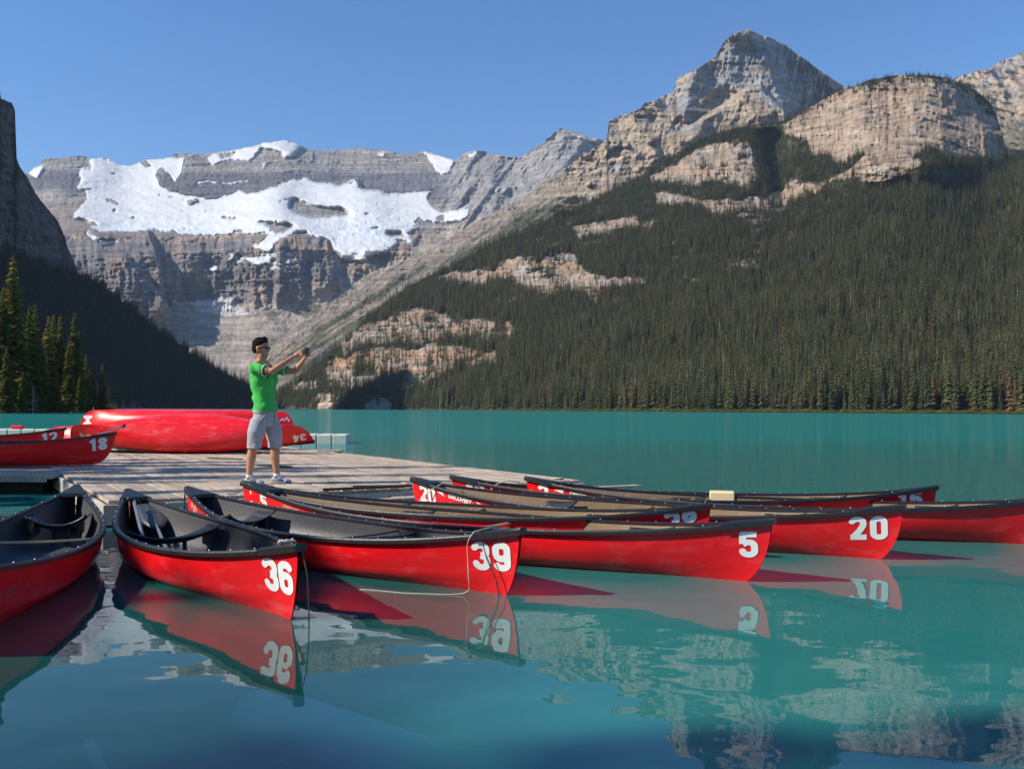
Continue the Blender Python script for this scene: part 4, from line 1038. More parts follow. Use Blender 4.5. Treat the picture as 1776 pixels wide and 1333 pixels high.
# ------------------------------------------------------------------ canoes
class Canoe:
    def __init__(s, L, B, Hb, Hm, R, sheer=2.6, rk=.03):
        s.L, s.B, s.Hb, s.Hm, s.R, s.sh, s.rk = L, B, Hb, Hm, R, sheer, rk
    def halfL(s, v): return s.L / 2 - s.R * (1 - np.sqrt(np.clip(1 - (1 - v) ** 2.3, 0, 1))) - .03 * (1 - v)
    def b(s, u): return s.B / 2 * np.clip(1 - np.abs(u) ** 2.0, 0, 1) ** 1.12 + .012
    def zs(s, u): return s.Hm + (s.Hb - s.Hm) * np.abs(u) ** s.sh
    def zk(s, u): return s.rk * np.abs(u) ** 3
    def S(s, u, v):
        mid = (1 - (1 - v) ** 3.0) ** (1 / 2.0); end = v ** .72
        w = np.abs(u) ** 2.2
        return (mid * (1 - w) + end * w) * (1 - .035 * sstep(.6, 1, v) * (1 - w))
    def P(s, u, v, side, off=0.0):
        x = u * s.halfL(v); y = side * np.maximum(s.b(u) * s.S(u, v) - off, 0.0); z = s.zk(u) + (s.zs(u) - s.zk(u)) * v
        return np.stack([x, y, z], -1)
    def surf(s, x, z, side, off=.003):
        v = .7
        for _ in range(12):
            u = np.clip(x / s.halfL(v), -1, 1); v = np.clip((z - s.zk(u)) / (s.zs(u) - s.zk(u)), 0, 1)
        return Vector((x, side * (s.b(u) * s.S(u, v) + off), z))
    def shell(s, name, off=0.0, vmax=1.0, nu=73, nv=15, ridge=0.0):
        u = np.sin(np.linspace(-1, 1, nu) * math.pi / 2 * .93) / math.sin(math.pi / 2 * .93)
        v = np.linspace(0, 1, nv) ** 1.7 * vmax
        if off: u = u * .985
        U, Vv = np.meshgrid(u, v, indexing='ij')
        A = s.P(U, Vv, 1, off); B_ = s.P(U, Vv, -1, off)
        if ridge:
            q = ridge * (sstep(.30, .34, Vv) - sstep(.34, .5, Vv)) * (1 - np.abs(U) ** 4)
            A[..., 1] += q; B_[..., 1] -= q
        if off:
            A[..., 2] = np.maximum(A[..., 2], .105); B_[..., 2] = np.maximum(B_[..., 2], .105)
        G = np.concatenate([A[:, ::-1], B_[:, 1:]], 1)
        return mesh_np(name, G.reshape(-1, 3), grid_faces(G.shape[0], G.shape[1], flip=bool(off)))
    def gunwale(s, side, w=.028, h=.028):
        u = np.sin(np.linspace(-1, 1, 61) * math.pi / 2 * .93) / math.sin(math.pi / 2 * .93)
        x = u * (s.L / 2 + .012); y = s.b(u); z = s.zs(u)
        prof = [(-w, -.004), (-w, h * .3), (-w * .6, h * .55), (w * .35, h * .55), (w * .6, h * .2), (w * .6, -h * .6), (w * .3, -h * .6), (.002, -.006)]
        V = []
        for i in range(61):
            inn = min(w, y[i] - .001) if y[i] < w else w
            for a, c in prof:
                yy = y[i] + (a if a > 0 else max(a, -y[i] + .002)); V.append((x[i], side * yy, z[i] + c))
        n = len(prof); F = []
        for i in range(60):
            for k in range(n):
                F.append((i * n + k, i * n + (k + 1) % n, (i + 1) * n + (k + 1) % n, (i + 1) * n + k))
        bm = bmesh.new(); vs = [bm.verts.new(v) for v in V]
        for f in F: bm.faces.new([vs[i] for i in f])
        bm.faces.new([vs[i] for i in range(n)]); bm.faces.new([vs[60 * n + i] for i in range(n)])
        bmesh.ops.recalc_face_normals(bm, faces=bm.faces)
        me = bpy.data.meshes.new('gunwale'); bm.to_mesh(me); bm.free(); return me
    def deck(s, end, ln=.34, th=.02):
        bm = bmesh.new(); us = np.linspace(1 - 2 * ln / s.L, 1.0, 9); rows = []
        for i, u in enumerate(us):
            x = u * (s.L / 2 + .022) * end; y = float(s.b(u)) + .021; z = float(s.zs(u)) + .022
            rows.append([bm.verts.new((x, y * k, z + dz)) for k, dz in ((-1, -.042), (-1, -.006), (-.8, .004), (0, .008), (.8, .004), (1, -.006), (1, -.042))])
        for a, b in zip(rows[:-1], rows[1:]):
            for k in range(6): bm.faces.new((a[k], a[k + 1], b[k + 1], b[k]))
        bm.faces.new(rows[-1])
        # inner lip with hand hole edge
        lip = [bm.verts.new(v.co + Vector((-.012 * end, 0, -.03))) for v in rows[0][1:6]]
        for k in range(4): bm.faces.new((rows[0][k + 1], rows[0][k + 2], lip[k + 1], lip[k]))
        bmesh.ops.recalc_face_normals(bm, faces=bm.faces)
        me = bpy.data.meshes.new('deck_plate'); bm.to_mesh(me); bm.free(); return me
    def seat(s, u, ln=.38):
        bm = bmesh.new(); nx, ny = 9, 17; y0 = float(s.b(abs(u) + .08) * s.S(u, .8)) - .02; z0 = float(s.zs(u)) - .075; rows = []
        for side_ in (0, 1):
            g = []
            for i in range(nx):
                r = []
                for j in range(ny):
                    fx = i / (nx - 1) * 2 - 1; fy = j / (ny - 1) * 2 - 1
                    wy = y0 - .9 * abs(fx) * 0.0
                    half = ln / 2 * (1 - .28 * (1 - abs(fy)) ** 1.0 * (fx < 0)) * (0.80 + .2 * abs(fy) ** 2)
                    dip = -.075 * math.cos(fy * math.pi / 2) ** .8 * (1 - .25 * fx * fx) + .03 * abs(fy) ** 3 + .03 * max(0, fx) ** 2
                    r.append(bm.verts.new((u * s.L / 2 + fx * half, fy * wy, z0 + dip + .02 - side_ * .014)))
                g.append(r)
            rows.append(g)
        for g in rows:
            for i in range(nx - 1):
                for j in range(ny - 1): bm.faces.new((g[i][j], g[i + 1][j], g[i + 1][j + 1], g[i][j + 1]))
        A, B_ = rows
        for i in range(nx - 1):
            for j in (0, ny - 1): bm.faces.new((A[i][j], A[i + 1][j], B_[i + 1][j], B_[i][j]))
        for j in range(ny - 1):
            for i in (0, nx - 1): bm.faces.new((A[i][j], A[i][j + 1], B_[i][j + 1], B_[i][j]))
        bmesh.ops.recalc_face_normals(bm, faces=bm.faces)
        me = bpy.data.meshes.new('seat'); bm.to_mesh(me); bm.free(); return me
    def hanger(s, u, side):
        z1 = float(s.zs(u)) - .01; x = u * s.L / 2; y = side * (float(s.b(abs(u) + .13 / s.L * 2) * s.S(u, .45)) - .04)
        bm = bmesh.new()
        box_bm(bm, x - .13, x + .13, min(y - side * .02, y), max(y - side * .02, y), z1 - .17, z1 - .05, bev=.006)
        y2 = side * (float(s.b(abs(u) + .1) * s.S(u, .12)) - .05); box_bm(bm, x - .10, x - .07, min(y2 - side * .03, y2), max(y2 - side * .03, y2), .06, z1 - .10, bev=.004)
        me = bpy.data.meshes.new('seat_bracket'); bmesh.ops.recalc_face_normals(bm, faces=bm.faces); bm.to_mesh(me); bm.free(); return me
    def thwart(s, u, r=.02):
        y = float(s.b(u)) - .006; z = float(s.zs(u)) - .022; x = u * s.L / 2
        return tube_mesh('thwart', [(x + .012 * math.sin(t * 3.1), y * t, z - .012 * (1 - t * t)) for t in np.linspace(-1, 1, 13)], r, 8, rf=lambda f: (r * (1.5 - .5 * abs(2 * f - 1)), r * .6))
CT = {'guide': Canoe(4.45, .87, .50, .335, .20, 2.4), 'long': Canoe(5.15, .91, .51, .355, .30, 2.8)}
MS = {}
for kind_, c_ in CT.items():
    d_ = dict(hull=c_.shell('hull', ridge=.012 if kind_ == 'guide' else .004), lining=c_.shell('hull_lining', off=.012, vmax=.97), g1=c_.gunwale(1), g2=c_.gunwale(-1), d1=c_.deck(1), d2=c_.deck(-1))
    d_['hull'].materials.append(M_RED); d_['lining'].materials.append(M_GREYL if kind_ == 'guide' else M_TAN)
    for k_ in ('g1', 'g2', 'd1', 'd2'): d_[k_].materials.append(M_BLACK)
    rv = bmesh.new()
    for side_ in (1, -1):
        for u_ in np.linspace(-.93, .93, 19):
            q = bmesh.ops.create_icosphere(rv, subdivisions=1, radius=.006)['verts']
            for v in q: v.co += Vector((u_ * c_.L / 2, side_ * (float(c_.b(u_)) - .004), float(c_.zs(u_)) + .019))
    me_ = bpy.data.meshes.new('rivets'); rv.to_mesh(me_); rv.free(); me_.materials.append(M_STEEL); d_['rivets'] = me_
    MS[kind_] = d_
def decal(parent, kindc, geo2, x0, z0, side, material, name='number', slope=0.0, label=None):
    V, T = geo2; c = CT[kindc]; out = []
    for (a, h) in V:
        xa = x0 + a * (-side); zz = z0 + h + slope * a
        out.append(c.surf(xa, zz, side, .0035))
    me = bpy.data.meshes.new(name); me.from_pydata(out, [], T); me.update()
    o = link(name, me, parent, material, smooth=True)
    return o
def make_canoe(kindc, label, group, seats, thwarts=(0.0,), thw_mat=None, thr=.02):
    c = CT[kindc]; m_ = MS[kindc]
    e = empty('canoe'); tag(e, label, 'canoe', group)
    link('hull', m_['hull'], e); link('hull_lining', m_['lining'], e)
    link('gunwale', m_['g1'], e, smooth=False); link('gunwale', m_['g2'], e, smooth=False)
    link('deck_plate', m_['d1'], e, smooth=False); link('deck_plate', m_['d2'], e, smooth=False)
    tag(link('rivets', m_['rivets'], e), kind='stuff')
    for u in seats:
        so = link('seat', c.seat(u), e, M_SEAT)
        for sd in (1, -1): link('seat_bracket', c.hanger(u, sd), so, M_SEAT, smooth=False)
    for u in thwarts: link('thwart', c.thwart(u, thr), e, thw_mat or M_WOODT)
    return e
def place(e, kindc, near, far, zt=None, draft=.085, roll=0.0):
    """near/far: picture positions of the two gunwale tips; the canoe floats between them"""
    c = CT[kindc]; tipz = c.Hb - draft + .02
    A = at_z(near[0], near[1], tipz); B_ = at_z(far[0], far[1], tipz)
    d = Vector((A[0] - B_[0], A[1] - B_[1], 0)); Lw = d.length; s = Lw / (c.L + .04)
    print(e['label'][:30], 'length', round(Lw, 2), 'scale', round(s, 3))
    e.location = ((A[0] + B_[0]) / 2, (A[1] + B_[1]) / 2, -draft)
    e.rotation_euler = (roll, 0, math.atan2(d.y, d.x)); e.scale = (s, 1, 1)
    return e
FL = 'canoes moored with their bows to the dock'
# c1: far left, blank side turned to the viewer
c1 = place(make_canoe('guide', 'red canoe cut by the left picture edge, grey lining and one wooden thwart', FL, (-.55,), (-.02,), M_WOODT, .017), 'guide', (-110, 985), (134, 841), roll=math.radians(0))
c2 = place(make_canoe('guide', 'red canoe numbered 36 with dark grey lining and two black paddles lying in it', FL, (-.30,), (.62,), M_BLACK, .012), 'guide', (522, 943), (222, 848))
c3 = place(make_canoe('guide', 'red canoe numbered 39, grey lining, pale rope hanging from its near end', FL, (-.55,), (.22, .34), M_BLACK, .01), 'guide', (907, 916), (325, 844))
c4 = place(make_canoe('long', 'red canoe numbered 5 with tan lining, nearest of the tan-lined canoes', FL, (-.30, .62), (.12,), M_WOODT), 'long', (1344, 899), (434, 838))
c5 = place(make_canoe('long', 'red canoe numbered 38, its side mostly hidden behind the canoe numbered 5', FL, (-.33, .60), (.05,), M_WOODT), 'long', (1236, 872), (420, 834))
c6 = place(make_canoe('long', 'red canoe marked 20 at both ends, moored between the ones numbered 38 and 15', FL, (-.33, .60), (.05,), M_WOODT), 'long', (1571, 875), (714, 827))
c7 = place(make_canoe('long', 'red canoe marked 2, running out of the right picture edge', FL, (-.33, .60), (.05,), M_WOODT), 'long', (1850, 859), (911, 826))
c8 = place(make_canoe('long', 'red canoe numbered 15, farthest of the moored row, foam block across it', FL, (-.45, .60), (.05,), M_WOODT), 'long', (1627, 842), (781, 824))
H_ = .185
g_ = CT['guide']; l_ = CT['long']
def tipx(c, d, end=1): return end * (c.L / 2 - d)
decal(c2, 'guide', digits2d('36', .19, .64), tipx(g_, .19), .225, -1, M_WHITE, slope=-.02)
decal(c3, 'guide', digits2d('39', .185, .70), tipx(g_, .20), .235, -1, M_WHITE, slope=.04)
decal(c4, 'long', digits2d('5', .18), tipx(l_, .15), .255, -1, M_WHITE, slope=.05)
decal(c5, 'long', digits2d('38', .19), tipx(l_, .24), .275, -1, M_WHITE, slope=.06)
decal(c6, 'long', digits2d('20', .19, .72), tipx(l_, .25), .24, -1, M_WHITE, slope=.06)
decal(c8, 'long', digits2d('15', .19, .72), tipx(l_, .26), .29, -1, M_WHITE, slope=.09)
for cc, s_, dd in ((c4, '5', .25), (c5, '38', .27), (c6, '20', .27), (c8, '15', .30), (c7, '2', .22)):
    decal(cc, 'long', digits2d(s_, .19, .66), tipx(l_, dd, -1), .265, -1, M_WHITE, slope=-.10)
decal(c2, 'guide', digits2d('36', .19), tipx(g_, .30, -1), .20, -1, M_FADED, slope=-.1)
decal(c3, 'guide', digits2d('39', .19), tipx(g_, .30, -1), .20, -1, M_FADED, slope=-.1)
decal(c1, 'guide', digits2d('36', .2), 1.90, .19, 1, M_WHITE, slope=0)
decal(c1, 'guide', text2d('GUIDE 147', .055, 1.15, .2, .0), 1.55, .25, 1, M_PINK, 'lettering', slope=0.02)
decal(c4, 'long', text2d('1 DISCO REX 69', .048, .8, 0, .0015), tipx(l_, .78, -1), .315, -1, M_CREAM, 'lettering', slope=-.11)
decal(c8, 'long', text2d('ERY DISCO', .045, .95, 0, .0015), tipx(l_, .78, -1), .325, -1, M_CREAM, 'lettering', slope=-.06)
decal(c8, 'long', text2d('.9', .045, .95, 0, .0015), tipx(l_, 1.12, -1), .29, -1, M_CREAM, 'lettering', slope=-.03)
for cc, dd in ((c6, .82), (c7, .74)):
    decal(cc, 'long', text2d('DISCOVERY', .048, 1.05, .15, .003), tipx(l_, dd, -1), .335, -1, M_WHITE, 'lettering', slope=-.12)
    decal(cc, 'long', text2d('169', .03, 1.0, .15, .001), tipx(l_, dd + .24, -1), .27, -1, M_WHITE, 'lettering', slope=-.1)
    for q, sg in ((-.31, 1), (.31, -1)):
        decal(cc, 'long', ([(q - .08 * sg, .025), (q + .06 * sg, 0.0), (q + .03 * sg, .02), (q + .06 * sg, .045)], [(0, 1, 2), (0, 2, 3)]), tipx(l_, dd, -1), .335, -1, M_WHITE, 'arrow_mark', slope=-.12)

def world_pt(e, kindc, u, y, z):
    bpy.context.view_layer.update()
    return e.matrix_world @ Vector((u * CT[kindc].L / 2, y, z))
# ------------------------------------------------------------------ paddles
def paddle_meshes(L=1.45, bw=.20, bl=.50):
    sh = tube_mesh('shaft', [(0, 0, 0), (0, 0, L - bl + .12)], .0155, 8)
    gr = tube_mesh('grip', [(-.055, 0, L - bl + .12), (-.03, 0, L - bl + .14), (0, 0, L - bl + .145), (.03, 0, L - bl + .14), (.055, 0, L - bl + .12)], .018, 8)
    bm = bmesh.new(); rows = []
    for i in range(13):
        f = i / 12; w = bw / 2 * min(1, (f * 3.2) ** .6) * (1 - max(0, f - .86) ** 2 * 22 if f > .86 else 1) + .012
        z = -f * bl + .02
        t = .011 * (1 - f) + .004
        rows.append([bm.verts.new((w * a, b_ * t, z)) for a, b_ in ((-1, 0), (-.5, .8), (-.06, 1), (0, 2.2), (.06, 1), (.5, .8), (1, 0), (.5, -.8), (0, -2), (-.5, -.8))])
    for a, b_ in zip(rows[:-1], rows[1:]):
        for k in range(10): bm.faces.new((a[k], a[(k + 1) % 10], b_[(k + 1) % 10], b_[k]))
    bm.faces.new(rows[0]); bm.faces.new(rows[-1]); bmesh.ops.recalc_face_normals(bm, faces=bm.faces)
    bl_ = bpy.data.meshes.new('blade'); bm.to_mesh(bl_); bm.free()
    return sh, gr, bl_
PM = paddle_meshes()
M_BLADE = simple('paddle_blade_plastic', (.05, .06, .08), .4, var=.15, nscale=8)
M_SHAFT = simple('paddle_shaft_metal', (.22, .24, .27), .35, var=.1, nscale=8, metal=.4)
M_SHAFTP = simple('pale_shaft', (.55, .55, .55), .35, var=.1, nscale=8)
def paddle(label, bladept, grippt, twist=0.0, ms=(None, None)):
    a = Vector(bladept); b = Vector(grippt); e = empty('paddle', a)
    z = (b - a).normalized(); q = z.to_track_quat('Z', 'Y'); e.rotation_mode = 'QUATERNION'; e.rotation_quaternion = q @ Euler((0, 0, twist)).to_quaternion()
    for nm, me, mt in (('shaft', PM[0], ms[0] or M_SHAFT), ('grip', PM[1], M_BLACK), ('blade', PM[2], ms[1] or M_BLADE)):
        me2 = me.copy(); link(nm, me2, e, mt)
    tag(e, label, 'paddle')
    return e
# two in canoe 36: one blade up at the bow deck, one grip up
wp = lambda x, y, z: world_pt(c2, 'guide', x / (g_.L / 2), y, z)
p1 = paddle('black paddle in the canoe numbered 36, its blade turned up against the far deck', wp(-1.36, .06, .25), wp(-.5, .03, -.03), 0.0)
p2 = paddle('grey-shafted paddle in the canoe numbered 36, its grip on the far deck', wp(-.62, -.16, .05), wp(-1.9, -.04, .53), .4)
# thin cords from the gunwale in the guide canoes
def cord(label, pts, r=.005, material=None, nm='rope', cat='rope', parent=None):
    o = link(nm, tube_mesh(nm, pts, r, 6), parent, material or M_DROPE)
    if parent is None: tag(o, label, cat)
    return o
for cc in (c2, c3):
    for uu in (.20, .33) if cc is c3 else (.50, .58):
        x = uu * g_.L / 2
        cord('', [(x, -float(g_.b(uu)) + .03, .30), (x + .30, float(g_.b(uu + .12)) - .04, float(g_.zs(uu)) - .03)], .006, M_BLACK, 'cord', 'x', cc)
        cord('', [(x + .30, float(g_.b(uu + .12)) - .05, .04), (x + .30, float(g_.b(uu + .12)) - .05, float(g_.zs(uu)) - .03)], .011, M_BLACK, 'strut', 'x', cc)
# foam block and seat blocks
def foam():
    bm = bmesh.new(); box_bm(bm, -.13, .13, -.1, .1, -.06, .05, bev=.012)
    p = world_pt(c8, 'long', .17, .18, .36); o = bm_obj('foam_block', bm, M_FOAM); o.location = p; o.rotation_euler = (0, 0, c8.rotation_euler[2])
    tag(o, 'beige foam block lying across the canoe numbered 15', 'block')
foam()
# rope over the near end of 39 and its dark line
gt = lambda c, k, u, y, z: world_pt(c, k, u, y, z)
b39 = [gt(c3, 'guide', .885, .10, .47), gt(c3, 'guide', .875, .02, .50), gt(c3, 'guide', .865, -.13, .485), gt(c3, 'guide', .86, -.165, .44)]
b39 += [gt(c3, 'guide', .857 + .004 * i, -.175 - .004 * i, .40 - .055 * i) for i in range(6)]
b39 += [gt(c3, 'guide', .85, -.19, .095), gt(c3, 'guide', .82, -.25, .088), gt(c3, 'guide', .70, -.42, .087), gt(c3, 'guide', .60, -.50, .088), gt(c3, 'guide', .50, -.62, .087)]
cord('pale rope slung over the canoe numbered 39 and trailing on the water', b39, .0026, M_ROPE)
cord('thin dark line hanging across the figures of the canoe numbered 39', [gt(c3, 'guide', .875, .02, .50), gt(c3, 'guide', .885, -.115, .48), gt(c3, 'guide', .90, -.10, .35), gt(c3, 'guide', .925, -.062, .2), gt(c3, 'guide', .935, -.05, .08)], .0035, M_DROPE)
k36 = [gt(c2, 'guide', .90 + .012 * math.sin(i * 2.1) , .05 * math.sin(i * 1.3), .508 + .008 * math.sin(i * 3)) for i in range(14)]
cord('knotted pale cord end on the near deck of the canoe numbered 36', k36, .006, M_ROPE)
cord('thin dark line hanging down the near stem of the canoe numbered 36', [gt(c2, 'guide', 1.0, .01, .50), gt(c2, 'guide', 1.02, .03, .35), gt(c2, 'guide', 1.02, .04, .2), gt(c2, 'guide', 1.0, .06, .06)], .004, M_DROPE)

# ================================================================== DOCK
DZ = 0.26
def plank_wood():
    m, nt, b = mat('weathered_planks')
    tc = N(nt, 'TexCoord'); oi = N(nt, 'ObjectInfo')
    mp = N(nt, 'Mapping'); mp.inputs['Scale'].default_value = (22, 1.2, 10); nt.links.new(tc.outputs['Object'], mp.inputs[0])
    off = N(nt, 'VectorMath', _operation='SCALE'); off.inputs[0].default_value = (13, 7, 5); nt.links.new(oi.outputs['Random'], off.inputs['Scale']); nt.links.new(off.outputs[0], mp.inputs['Location'])
    n1 = N(nt, 'TexNoise', Scale=2.0, Detail=8.0, Roughness=.65); nt.links.new(mp.outputs[0], n1.inputs['Vector'])
    cr = N(nt, 'ValToRGB'); e = cr.color_ramp.elements; e[0].position = .3; e[0].color = (.28, .205, .145, 1); e[1].position = .7; e[1].color = (.68, .56, .43, 1)
    nt.links.new(n1.outputs['Fac'], cr.inputs[0])
    hs = N(nt, 'MapRange'); hs.inputs['To Min'].default_value = .78; hs.inputs['To Max'].default_value = 1.18; nt.links.new(oi.outputs['Random'], hs.inputs[0])
    sc = N(nt, 'VectorMath', _operation='SCALE'); nt.links.new(cr.outputs[0], sc.inputs[0]); nt.links.new(hs.outputs[0], sc.inputs['Scale'])
    n2 = N(nt, 'TexNoise', Scale=1.7, Detail=5.0); nt.links.new(tc.outputs['Object'], n2.inputs['Vector'])
    mr2 = N(nt, 'MapRange'); mr2.inputs['From Min'].default_value = .35; mr2.inputs['From Max'].default_value = .6; mr2.inputs['To Min'].default_value = .68; nt.links.new(n2.outputs['Fac'], mr2.inputs[0])
    sc2 = N(nt, 'VectorMath', _operation='SCALE'); nt.links.new(sc.outputs[0], sc2.inputs[0]); nt.links.new(mr2.outputs[0], sc2.inputs['Scale'])
    nt.links.new(sc2.outputs[0], b.inputs['Base Color']); b.inputs['Roughness'].default_value = .85
    bp = N(nt, 'Bump', Strength=.6, Distance=.004); nt.links.new(n1.outputs['Fac'], bp.inputs['Height']); nt.links.new(bp.outputs[0], b.inputs['Normal'])
    return m
M_PLANK = plank_wood()
M_FASC = simple('pale_fascia_board', (.46, .42, .34), .85, var=.3, nscale=7, bump=.4)
M_DARKW = simple('dark_float_timber', (.05, .042, .036), .9, var=.3, nscale=7)
M_NAIL = simple('nail_steel', (.06, .055, .05), .6, metal=.4)
# corners on the water: A far left corner, B near corner, then the front runs off to the right
A_ = Vector((-6.2, 12.75)); B_ = Vector((-3.98, 9.12))
ey = (A_ - B_).normalized(); ex = Vector((-ey.y, ey.x)) * -1
if ex.x < 0: ex = -ex
LY = 13.0; W = .143
def dpt(a, b_): return B_ + ex * a + ey * b_
# right/back boundary: from the right end towards the back corner
Rr = Vector((1.75, 10.75)); Bk = Vector((-4.15, 20.2))
def right_a(b_):     # extent in ex for a given distance along ey, limited by the far right edge
    n_ = (Bk - Rr)
    P0 = B_ + ey * b_
    # intersection of P0+ex*a with line Rr + n*t
    M2 = Matrix(((ex.x, -n_.x), (ex.y, -n_.y))); s_ = M2.inverted() @ (Rr - P0)
    return s_[0]
dock = empty('dock', (B_.x, B_.y, 0), (0, 0, math.atan2(ex.y, ex.x)))
tag(dock, 'weathered grey plank dock with pale edge board, standing low over the water', 'dock')
print('dock extents', [round(right_a(b), 2) for b in (0, 4, 8, 12)])
g = random.Random(3)
pl_cache = {}
def plank_mesh(ln):
    k = round(ln, 1)
    if k in pl_cache: return pl_cache[k]
    bm = bmesh.new(); box_bm(bm, -W / 2 + .005, W / 2 - .005, 0, k - .006, -.038, 0, bev=.003)
    bmesh.ops.recalc_face_normals(bm, faces=bm.faces)
    me = bpy.data.meshes.new('plank'); bm.to_mesh(me); bm.free(); me.materials.append(M_PLANK); pl_cache[k] = me; return me
nails = bmesh.new(); npl = 0
amax = right_a(0)
nrow = int(amax / W) + 1
for i in range(nrow):
    a = (i + .5) * W
    # length limit: right edge
    bs = np.linspace(0, LY, 60); ok = [b for b in bs if right_a(b) > a]
    if not ok: continue
    bmax = min(LY, max(ok)); pos = 0.0; first = g.choice((1.6, 2.4, 3.2))
    while pos < bmax - .15:
        ln = first if pos == 0 else 4.0; first = 4.0
        ln = round(min(ln, bmax - pos), 1)
        if ln < .1: break
        o = link('plank', plank_mesh(ln), dock, smooth=False); o.location = (a, pos, DZ + g.uniform(-.003, .003)); o.rotation_euler = (g.uniform(-.0008, .0008), g.uniform(-.008, .008), 0); npl += 1
        pos += ln
    for b in np.arange(.08, bmax, .61):
        for q in (-.035, .035):
            vs = bmesh.ops.create_circle(nails, cap_ends=True, segments=6, radius=.0085)['verts']
            for v in vs: v.co += Vector((a + q, b + g.uniform(-.01, .01), DZ + .0045))
print('planks', npl)
tag(bm_obj('nail_heads', nails, M_NAIL, dock), kind='stuff')
def board(name, a0, b0, a1, b1, z0, z1, th, material, parent=dock):
    d = Vector((a1 - a0, b1 - b0)); L_ = d.length; ang = math.atan2(d.y, d.x); bm = bmesh.new()
    box_bm(bm, 0, L_, -th, 0, z0, z1, Matrix.Translation((a0, b0, 0)) @ Matrix.Rotation(ang, 4, 'Z'), bev=.006); return bm_obj(name, bm, material, parent)
lena = (A_ - B_).length
board('edge_board', -.004, LY, -.004, 0, .02, .222, .04, M_FASC)
board('edge_board', -.045, -.004, amax, -.004, .02, .222, .04, M_FASC)
rb0 = right_a(0); rb1 = right_a(LY - .2)
board('edge_board', rb0 + .03, 0, rb1 + .03, LY - .2, .04, .222, .04, M_FASC)
for k, (q0, q1) in enumerate(((1.3, 4.2), (3.0, 6.6))):
    bm = bmesh.new(); box_bm(bm, q0, q1, -.34 + .16 * k, -.20 + .16 * k, .14 - .0 * k, .175); bm_obj('step_board', bm, M_PLANK, dock)
# joists and floats underneath
for k in range(7):
    a = .35 + k * 1.0
    if a > amax - .3: break
    bm = bmesh.new(); bmx = max([b for b in np.linspace(0, LY, 60) if right_a(b) > a + .1]); box_bm(bm, a - .05, a + .05, .06, bmx - .1, .07, .219); bm_obj('joist', bm, M_DARKW, dock)
for k in range(8):
    b0 = .4 + k * 1.6; am = right_a(b0 + 1.1) - .3
    if am < 1: continue
    bm = bmesh.new(); box_bm(bm, .25, am, b0, b0 + 1.0, -.22, .069, bev=.03); bm_obj('float', bm, M_DARKW, dock)
# loose boards and battens lying on the deck
def loose(name, label, px0, px1, z, w, th, material=None, cat='board'):
    a = at_z(px0[0], px0[1], DZ); b = at_z(px1[0], px1[1], DZ); d = Vector((b[0] - a[0], b[1] - a[1])); bm = bmesh.new()
    box_bm(bm, 0, d.length, -w / 2, w / 2, 0, th, bev=.003); o = bm_obj(name, bm, material or M_DARKW)
    o.location = (a[0], a[1], DZ + z); o.rotation_euler = (0, 0, math.atan2(d.y, d.x)); tag(o, label, cat); return o
loose('mooring_rail', 'long thin dark rail lying along the deck behind the canoe bows, left piece', (560, 852), (700, 846), .006, .035, .03)
loose('mooring_rail', 'long thin dark rail reaching the marked 20 canoe, right piece', (612, 847), (715, 845), .006, .03, .03)
loose('batten', 'short dark batten on the planks right of the standing man', (446, 808), (505, 811), .006, .06, .02)
loose('batten', 'thin brown strip lying on the deck near its far edge', (548, 784), (592, 783), .006, .10, .012, M_WOODT)
loose('batten', 'dark strip on the deck left of the man in front of the overturned canoes', (360, 795), (420, 797), .006, .05, .015)
# mooring lines from the bows to the dock
def dk(x, y): p = at_z(x, y, DZ); return Vector((p[0], p[1], DZ + .012))
def sag(a, b, n=8, s=.03): return [a.lerp(b, i / n) - Vector((0, 0, s * math.sin(math.pi * i / n))) for i in range(n + 1)]
cord('dark mooring line arching from the far end of the canoe numbered 39', [gt(c3, 'guide', -.97, 0, .50), gt(c3, 'guide', -1.0, 0, .53), gt(c3, 'guide', -1.04, .02, .50), gt(c3, 'guide', -1.07, .04, .40), gt(c3, 'guide', -1.08, .05, .33), gt(c3, 'guide', -1.075, .05, .30)] , .007, M_DROPE)
cord('thin mooring line from the canoe numbered 38 down to the planks', sag(gt(c5, 'long', -.99, 0, .48), dk(395, 858)), .005, M_DROPE)
cord('pale bow line looped over the marked 20 canoe at the dock', [gt(c6, 'long', -.80, .10, .45), gt(c6, 'long', -.82, -.06, .49), gt(c6, 'long', -.84, -.16, .44), gt(c6, 'long', -.89, -.14, .36), gt(c6, 'long', -.95, -.12, .25), gt(c6, 'long', -.97, -.11, .20)], .005, M_ROPE)
cord('grey line tied round the far deck of the canoe numbered 15', [gt(c8, 'long', -.70, .10, .46), gt(c8, 'long', -.74, -.06, .49), gt(c8, 'long', -.78, -.17, .46), gt(c8, 'long', -.83, -.16, .34), gt(c8, 'long', -.84, -.15, .25)], .005, M_ROPE)
cord('short cord between the canoe numbered 36 and the dock corner', sag(gt(c2, 'guide', -.98, 0, .49), Vector((B_.x + .05, B_.y + .1, .20)), s=.05), .005, M_DROPE)
def knot(label, P, seed):
    gg = random.Random(seed); pts = [Vector(P) + Vector((.06 * math.sin(i * 1.7 + gg.random()), .05 * math.cos(i * 2.3), .012 + .012 * math.sin(i * 1.1) ** 2)) for i in range(22)]
    cord(label, pts, .007, M_ROPE)
knot('small tangle of pale rope on the dock beside the marked 20 canoe', dk(705, 842), 1)
knot('bit of blue grey rope knotted on the far deck of the canoe marked 2', gt(c7, 'long', -.86, .0, .50), 2)

